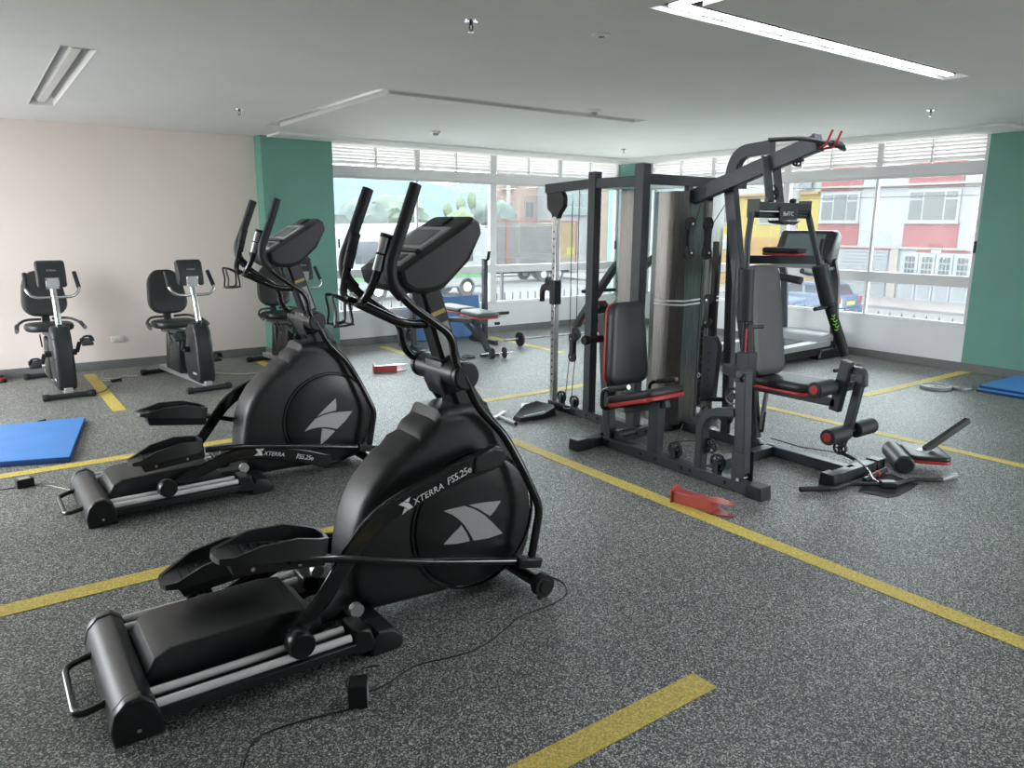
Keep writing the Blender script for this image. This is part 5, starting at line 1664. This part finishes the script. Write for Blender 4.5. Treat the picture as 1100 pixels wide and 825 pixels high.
def wheel(x, y, z, r, w, t, axis='y'):
    o = MB().lathe([(0, -w / 2), (r * .9, -w / 2), (r, -w * .35), (r, w * .35), (r * .9, w / 2), (0, w / 2)], (x, y, z), axis, 24).build('wheel', 'tyre', t)
    MB().lathe([(0, -w * .54), (r * .5, -w * .54), (r * .55, w * .54), (0, w * .54)], (x, y, z), axis, 18).build('hub_cap', 'silver', o)


t = thing('city_bus', 'white bus with green stripe parked across the street', 'bus', (17.6, 33.0, GZ))
MB().prism([(-3.7, .45), (-3.75, 2.9), (-3.5, 3.5), (3.3, 3.65), (3.9, 3.3), (4.3, 1.9), (4.3, .45)], 'y', -1.2, 1.2).build('body', 'bus_white', t, bevel=.12, seg=3)
for k in range(5):
    MB().span(-3.4 + k * 1.3, -2.25 + k * 1.3, -1.22, -1.19, 1.75, 2.75).build('window', 'car_glass', t, bevel=.04)
MB().span(-3.72, 4.2, -1.225, -1.195, .95, 1.35).build('stripe', 'bus_green', t)
MB().prism([(4.30, 1.95), (3.98, 3.05), (4.0, 3.05), (4.33, 1.95)], 'y', -1.05, 1.05).build('windscreen', 'car_glass', t)
for x in (-2.3, 2.6):
    wheel(x, -1.05, .48, .48, .3, t)
    wheel(x, 1.05, .48, .48, .3, t)
MB().span(4.30, 4.36, -1.0, -.6, .8, 1.1).build('headlamp', 'chrome', t, bevel=.03)

# ---- stake truck
t = thing('stake_truck', 'truck with orange framed slatted cargo bed across the street', 'truck', (28.8, 38.8, GZ))
BX0, BX1, BZ0, BZ1 = -3.0, 3.6, .95, 3.83
MB().span(BX0, BX1, -1.1, 1.1, .8, .95).build('bed_floor', 'wood_board', t)
m = MB()
for x in (BX0, BX0 + 1.0, BX1):
    m.span(x - .05, x + .05, -1.16, -1.06, .85, BZ1)
m.span(BX0, BX1, -1.16, -1.06, BZ1 - .08, BZ1).span(BX0, BX1, -1.16, -1.06, .86, .96)
m.build('side_frame', 'orange_steel', t)
m = MB()
for k in range(24):
    z = 1.02 + k * .117
    m.span(BX0 + .05, BX1 - .05, -1.10, -1.07, z, z + .07)
s_ = m.build('side_slats', 'wood_board', t, smooth=False)
s_['kind'] = 'stuff'
MB().span(BX0 + .1, 2.2, -1.0, 1.0, .96, 3.5).build('cargo', 'cargo_net', t, bevel=.1)
MB().span(2.2, 3.5, -1.105, 1.0, 1.3, 3.7).build('tarp', 'tarp_yellow', t, bevel=.05)
MB().span(2.75, 3.45, -1.13, -1.10, 1.65, 2.15).build('warning_plate', 'sign_yellow', t)
MB().prism([(-5.0, .6), (-5.1, 1.6), (-4.7, 2.6), (-3.2, 2.65), (-3.2, .6)], 'y', -1.05, 1.05).build('cab', 'bus_white', t, bevel=.1, seg=3)
MB().span(-4.55, -3.6, -1.07, -1.04, 1.6, 2.35).build('cab_window', 'car_glass', t, bevel=.05)
for x in (-4.1, .9, 2.1):
    wheel(x, -1.0, .46, .46, .3, t)
    wheel(x, 1.0, .46, .46, .3, t)
MB().span(-5, 3.5, -.5, .5, .55, .8).build('chassis', 'tyre', t)

# ---- brick building and its neighbours behind the truck
t = thing('brick_building', 'pink brick apartment building behind the truck', 'building', (36.9, 48.5, GZ))
MB().prism([(-3.35, 0), (3.6, 0), (3.6, 2.4), (-1.3, 2.4)], 'z', 0, 8.6).build('wall', 'brick', t, smooth=False)
for (x0, x1, z0, z1) in ((-2.75, -1.82, 3.9, 5.35), (-.68, .25, 4.08, 5.45), (.5, 1.8, 4.08, 5.48), (2.3, 3.2, 4.08, 5.45), (-2.75, -1.82, 6.45, 7.8), (.5, 1.8, 6.6, 7.9), (-.68, .25, 6.6, 7.9)):
    w = MB().span(x0, x1, -.06, .02, z0, z1).build('window', 'gate_white', t)
    MB().span(x0 + .08, (x0 + x1) / 2 - .03, -.07, -.05, z0 + .08, z1 - .08).build('pane', 'curtain', w)
    MB().span((x0 + x1) / 2 + .03, x1 - .08, -.07, -.05, z0 + .08, z1 - .08).build('pane', 'curtain', w)
MB().span(-2.9, -1.7, -.6, 0, 6.25, 6.35).build('balcony', 'cream', t)
for k in range(8):
    MB().cyl((-2.85 + k * .16, -.55, 6.35), (-2.85 + k * .16, -.55, 7.0), .025, 6).build('baluster', 'tyre', t)
MB().cyl((-3.1, -1.2, 0), (-3.1, -1.2, 8.5), .16, 10).build('drain_pipe', 'cream', t)
t = thing('glass_front_building', 'narrow white building with teal glazed bay', 'building', (38.6, 45.6, GZ))
MB().span(-1.2, 1.7, 0, 2.8, 0, 8).build('wall', 'house_white', t)
b = MB().span(-.95, 1.5, -.3, 0, 4.35, 7.6).build('bay', 'gate_white', t)
for i in range(3):
    for (z0, z1) in ((4.42, 4.9), (5.0, 6.2), (6.3, 7.5)):
        MB().span(-.9 + i * .8, -.16 + i * .8, -.33, -.29, z0, z1).build('pane', 'teal_glass', b)
d = MB().span(-.45, .45, -.05, .02, .1, 3.0).build('door', 'gate_white', t)
for i in range(2):
    for j in range(5):
        MB().span(-.35 + i * .38, -.05 + i * .38, -.07, -.04, 1.2 + j * .34, 1.45 + j * .34).build('pane', 'pane_dark', d)
t = thing('brick_corner_house', 'orange brick wall of the house next to the glazed building', 'building', (42.0, 45.0, GZ))
MB().span(-1.4, 6, 0, 3, 0, 9).build('wall', 'brick_side', t)
for (x0, z0) in ((2.2, 1.2), (2.2, 4.6)):
    w = MB().span(x0, x0 + 1.6, -.05, .02, z0, z0 + 1.5).build('window', 'gate_white', t)
    MB().span(x0 + .1, x0 + 1.5, -.06, -.04, z0 + .1, z0 + 1.4).build('pane', 'pane_dark', w)

# ---- houses opposite the right window: facade at x = 37, looking toward -x
t = thing('red_white_house', 'white and red two storey house opposite the right window', 'building', (37, 19, GZ))


def hb(name, m, y0, y1, z0, z1, d0=-.04, d1=.05, par=None):
    o = MB().span(d0, d1, y0 - 19, y1 - 19, z0 - GZ, z1 - GZ).build(name, m, par or t)
    return o


hb('wall', 'house_white', 8.0, 23.35, GZ, 7.5, 0.0, 7)
for (y0, y1) in ((21.05, 23.33), (16.25, 18.75), (11.6, 14.0)):
    hb('red_panel', 'house_red', y0, y1, .70, 1.80, -.05)
    hb('red_panel', 'house_red', y0, y1, 3.45, 5.2, -.05)
    w = hb('window', 'gate_white', y0 + .05, y1 - .05, 1.88, 3.36, -.09)
    ys_ = [y0 + .14, y0 + .72, y1 - .80, y1 - .14]
    for i in range(3):
        a, b = ys_[i] + .04, ys_[i + 1] - .04
        if i == 1:
            hb('pane', 'curtain', a, b, 1.98, 3.26, -.11, -.08, w)
        else:
            hb('pane', 'curtain', a, b, 1.98, 2.90, -.11, -.08, w)
            hb('pane', 'pane_dark', a, b, 2.98, 3.26, -.11, -.08, w)
    hb('window_ledge', 'house_white', y0, y1, 1.80, 1.88, -.16)
hb('ledge', 'cream', 8.0, 23.35, 3.58, 3.68, -.22)
hb('ledge', 'cream', 8.0, 23.35, .60, .70, -.12)
hb('lower_band', 'house_red', 15.6, 18.0, .46, .60, -.06)
hb('lower_band', 'house_red', 19.3, 21.9, .50, .60, -.06)
g = hb('roller_shutter', 'shutter', 19.35, 21.85, GZ, .50, -.04)
for k in range(14):
    hb('shutter_slat', 'shutter', 19.38, 21.82, GZ + .08 + k * .17, GZ + .20 + k * .17, -.07, -.03, g)
hb('door_pillar', 'cream', 18.85, 19.25, GZ, .58, -.10)
g = hb('garage_gate', 'gate_white', 15.45, 18.72, GZ, .45, -.06)
for k in range(4):
    y1_ = 18.62 - k * .80
    hb('gate_leaf', 'gate_white', y1_ - .74, y1_, GZ + .1, .40, -.11, -.05, g)
    hb('leaf_panel', 'shutter', y1_ - .62, y1_ - .12, GZ + .22, -.80, -.13, -.10, g)
    for i in range(3):
        for j in range(3):
            hb('leaf_pane', 'pane_dark', y1_ - .62 + i * .17, y1_ - .49 + i * .17, -.62 + j * .31, -.36 + j * .31, -.125, -.10, g)
hb('house_number', 'white_print', 16.9, 17.3, .47, .57, -.08)
hb('street_plate', 'street_sign', 22.35, 22.95, 1.02, 1.35, -.09)

t = thing('yellow_house', 'bright yellow house with ochre base behind the weight machine', 'building', (37, 19, GZ))
hb('wall', 'house_yellow', 23.36, 33, 1.0, 3.35, 0, 7)
hb('base_wall', 'house_ochre', 23.36, 33, GZ, 1.0, -.01, 7)
hb('upper_wall', 'house_white', 23.36, 33, 3.35, 7.5, .2, 7)
hb('eave', 'house_ochre', 23.36, 33, 3.33, 3.45, -.25)
for y0 in (25.6, 28.9):
    w = hb('window', 'gate_white', y0, y0 + 1.5, 1.75, 3.1, -.05)
    hb('pane', 'curtain', y0 + .1, y0 + .7, 1.85, 3.0, -.08, -.04, w)
    hb('pane', 'curtain', y0 + .8, y0 + 1.4, 1.85, 3.0, -.08, -.04, w)
hb('balcony_rail', 'pane_dark', 23.9, 25.0, 3.6, 4.2, -.05)
d = hb('door', 'gate_white', 24.2, 25.2, GZ, .6, -.05)
hb('door_panel', 'shutter', 24.35, 25.05, GZ + .3, .4, -.08, -.04, d)

# ---- parked car
t = thing('parked_car', 'blue hatchback parked outside the right window', 'car', (27.0, 17.35, GZ), 0)
body = [(-1.86, .30), (-1.95, .55), (-1.90, .92), (-1.75, .99), (.75, .99), (1.75, .86), (2.0, .62), (1.98, .30)]
MB().prism(body, 'x', -.83, .83, inset=.06, lip=.10).build('body', 'car_blue', t, angle=25)
cab = [(-1.72, .96), (-1.42, 1.36), (-1.20, 1.43), (.18, 1.44), (.42, 1.38), (1.0, .96)]
MB().prism(cab, 'x', -.70, .70, inset=.06, lip=.08).build('cabin', 'car_blue', t, angle=25)
for s in (-1, 1):
    MB().prism([(-1.35, 1.02), (-1.20, 1.32), (-.42, 1.36), (-.42, 1.02)], 'x', s * .685, s * .708).build('side_window', 'car_glass', t, bevel=.01)
    MB().prism([(-.34, 1.02), (-.34, 1.36), (.18, 1.36), (.62, 1.02)], 'x', s * .685, s * .708).build('side_window', 'car_glass', t, bevel=.01)
    for y in (-1.22, 1.30):
        wheel(s * .76, y, .31, .31, .2, t, 'x')
    MB().box((s * .80, .66, 1.04), (.16, .10, .11)).build('wing_mirror', 'car_blue', t, bevel=.02)
    MB().box((s * .72, -1.86, .80), (.24, .14, .28)).build('tail_lamp', 'tail_red', t, bevel=.02)
    MB().box((s * .832, -.30, .88), (.02, .18, .03)).build('door_handle', 'car_glass', t)
    for y in (-.38, .62):
        MB().box((s * .829, y, .66), (.006, .012, .58)).build('door_seam', 'car_glass', t)
MB().prism([(-1.735, .99), (-1.45, 1.37), (-1.42, 1.35), (-1.70, .98)], 'x', -.55, .55).build('rear_window', 'car_glass', t)
MB().span(-.26, .26, -1.98, -1.92, .62, .76).build('number_plate', 'sign_yellow', t)
MB().span(-.80, .80, -2.02, -1.84, .30, .50).build('bumper', 'car_blue', t, bevel=.03)

# ---- poles, wires, fences
t = thing('utility_pole', 'tall grey utility pole before the yellow house', 'pole', (32.2, 21.6, GZ))
MB().tube([(0, 0, 0), (0, 0, 9)], .17, 12).build('shaft', 'pole_grey', t)
MB().span(-.05, .05, -.9, .9, 7.2, 7.32).build('cross_arm', 'pole_grey', t)
t = thing('street_tank', 'white rounded utility box by the yellow house', 'utility box', (31.5, 24.6, GZ))
MB().lathe([(0, 0), (.12, 0), (.12, 2.2), (.42, 2.4), (.46, 2.8), (.38, 3.1), (0, 3.2)], (0, 0, 0)).build('tank', 'house_white', t)
wr = [(4.1, 4.0), (3.7, 3.5), (3.2, 2.9), (2.7, 2.6)]
for i, (za, zb) in enumerate(wr):
    o = MB().tube([(32.0, 40, za + 1.3), (32.0, 22, za + .2), (32.0, 12, zb + .25), (32.0, -2, zb + 1.0)], .018, 5).build('overhead_wire', 'tyre')
    tag(o, ('topmost', 'second', 'third', 'lowest')[i] + ' of the thin overhead wires crossing the red and white house', 'wire', 'overhead wires')


def fence(name, label, along, fixed, a0, a1, step, ztop):
    t = thing(name, label, 'fence', (0, 0, 0))
    def P(a, z):
        return (a, fixed, z) if along == 'x' else (fixed, a, z)
    n = int((a1 - a0) / step)
    me = None
    for k in range(n + 1):
        a = a0 + k * step
        if me is None:
            o = MB().sweep([P(0, GZ), P(0, ztop - .03), P(0, ztop)], rect(.018, .018), ref=(1, 0, 0) if along == 'y' else (0, 1, 0), scale=[1, 1, .3]).build('picket', 'fence_steel', t)
            me = o
        else:
            o = me.copy()
            COL.objects.link(o)
        o.location = (a, 0, 0) if along == 'x' else (0, a, 0)
    for z in (ztop - .16, -.6):
        MB().bar(P(a0, z), P(a1, z), .03, .03).build('fence_rail', 'fence_steel', t)
    for a in ((a0 + 1.15, a0 + 2.55, a0 + 3.9) if along == 'x' else ()):
        MB().bar(P(a, GZ), P(a, ztop + .38), .045, .045, ref=(1, 0, 0)).build('fence_post', 'fence_steel', t)
    return t


fence('picket_fence', 'grey spiked fence outside the far window', 'x', 10.4, 3.4, 9.9, .165, .49)
fence('picket_fence', 'grey spiked fence outside the right window', 'y', 10.3, 3.3, 10.0, .165, .46)
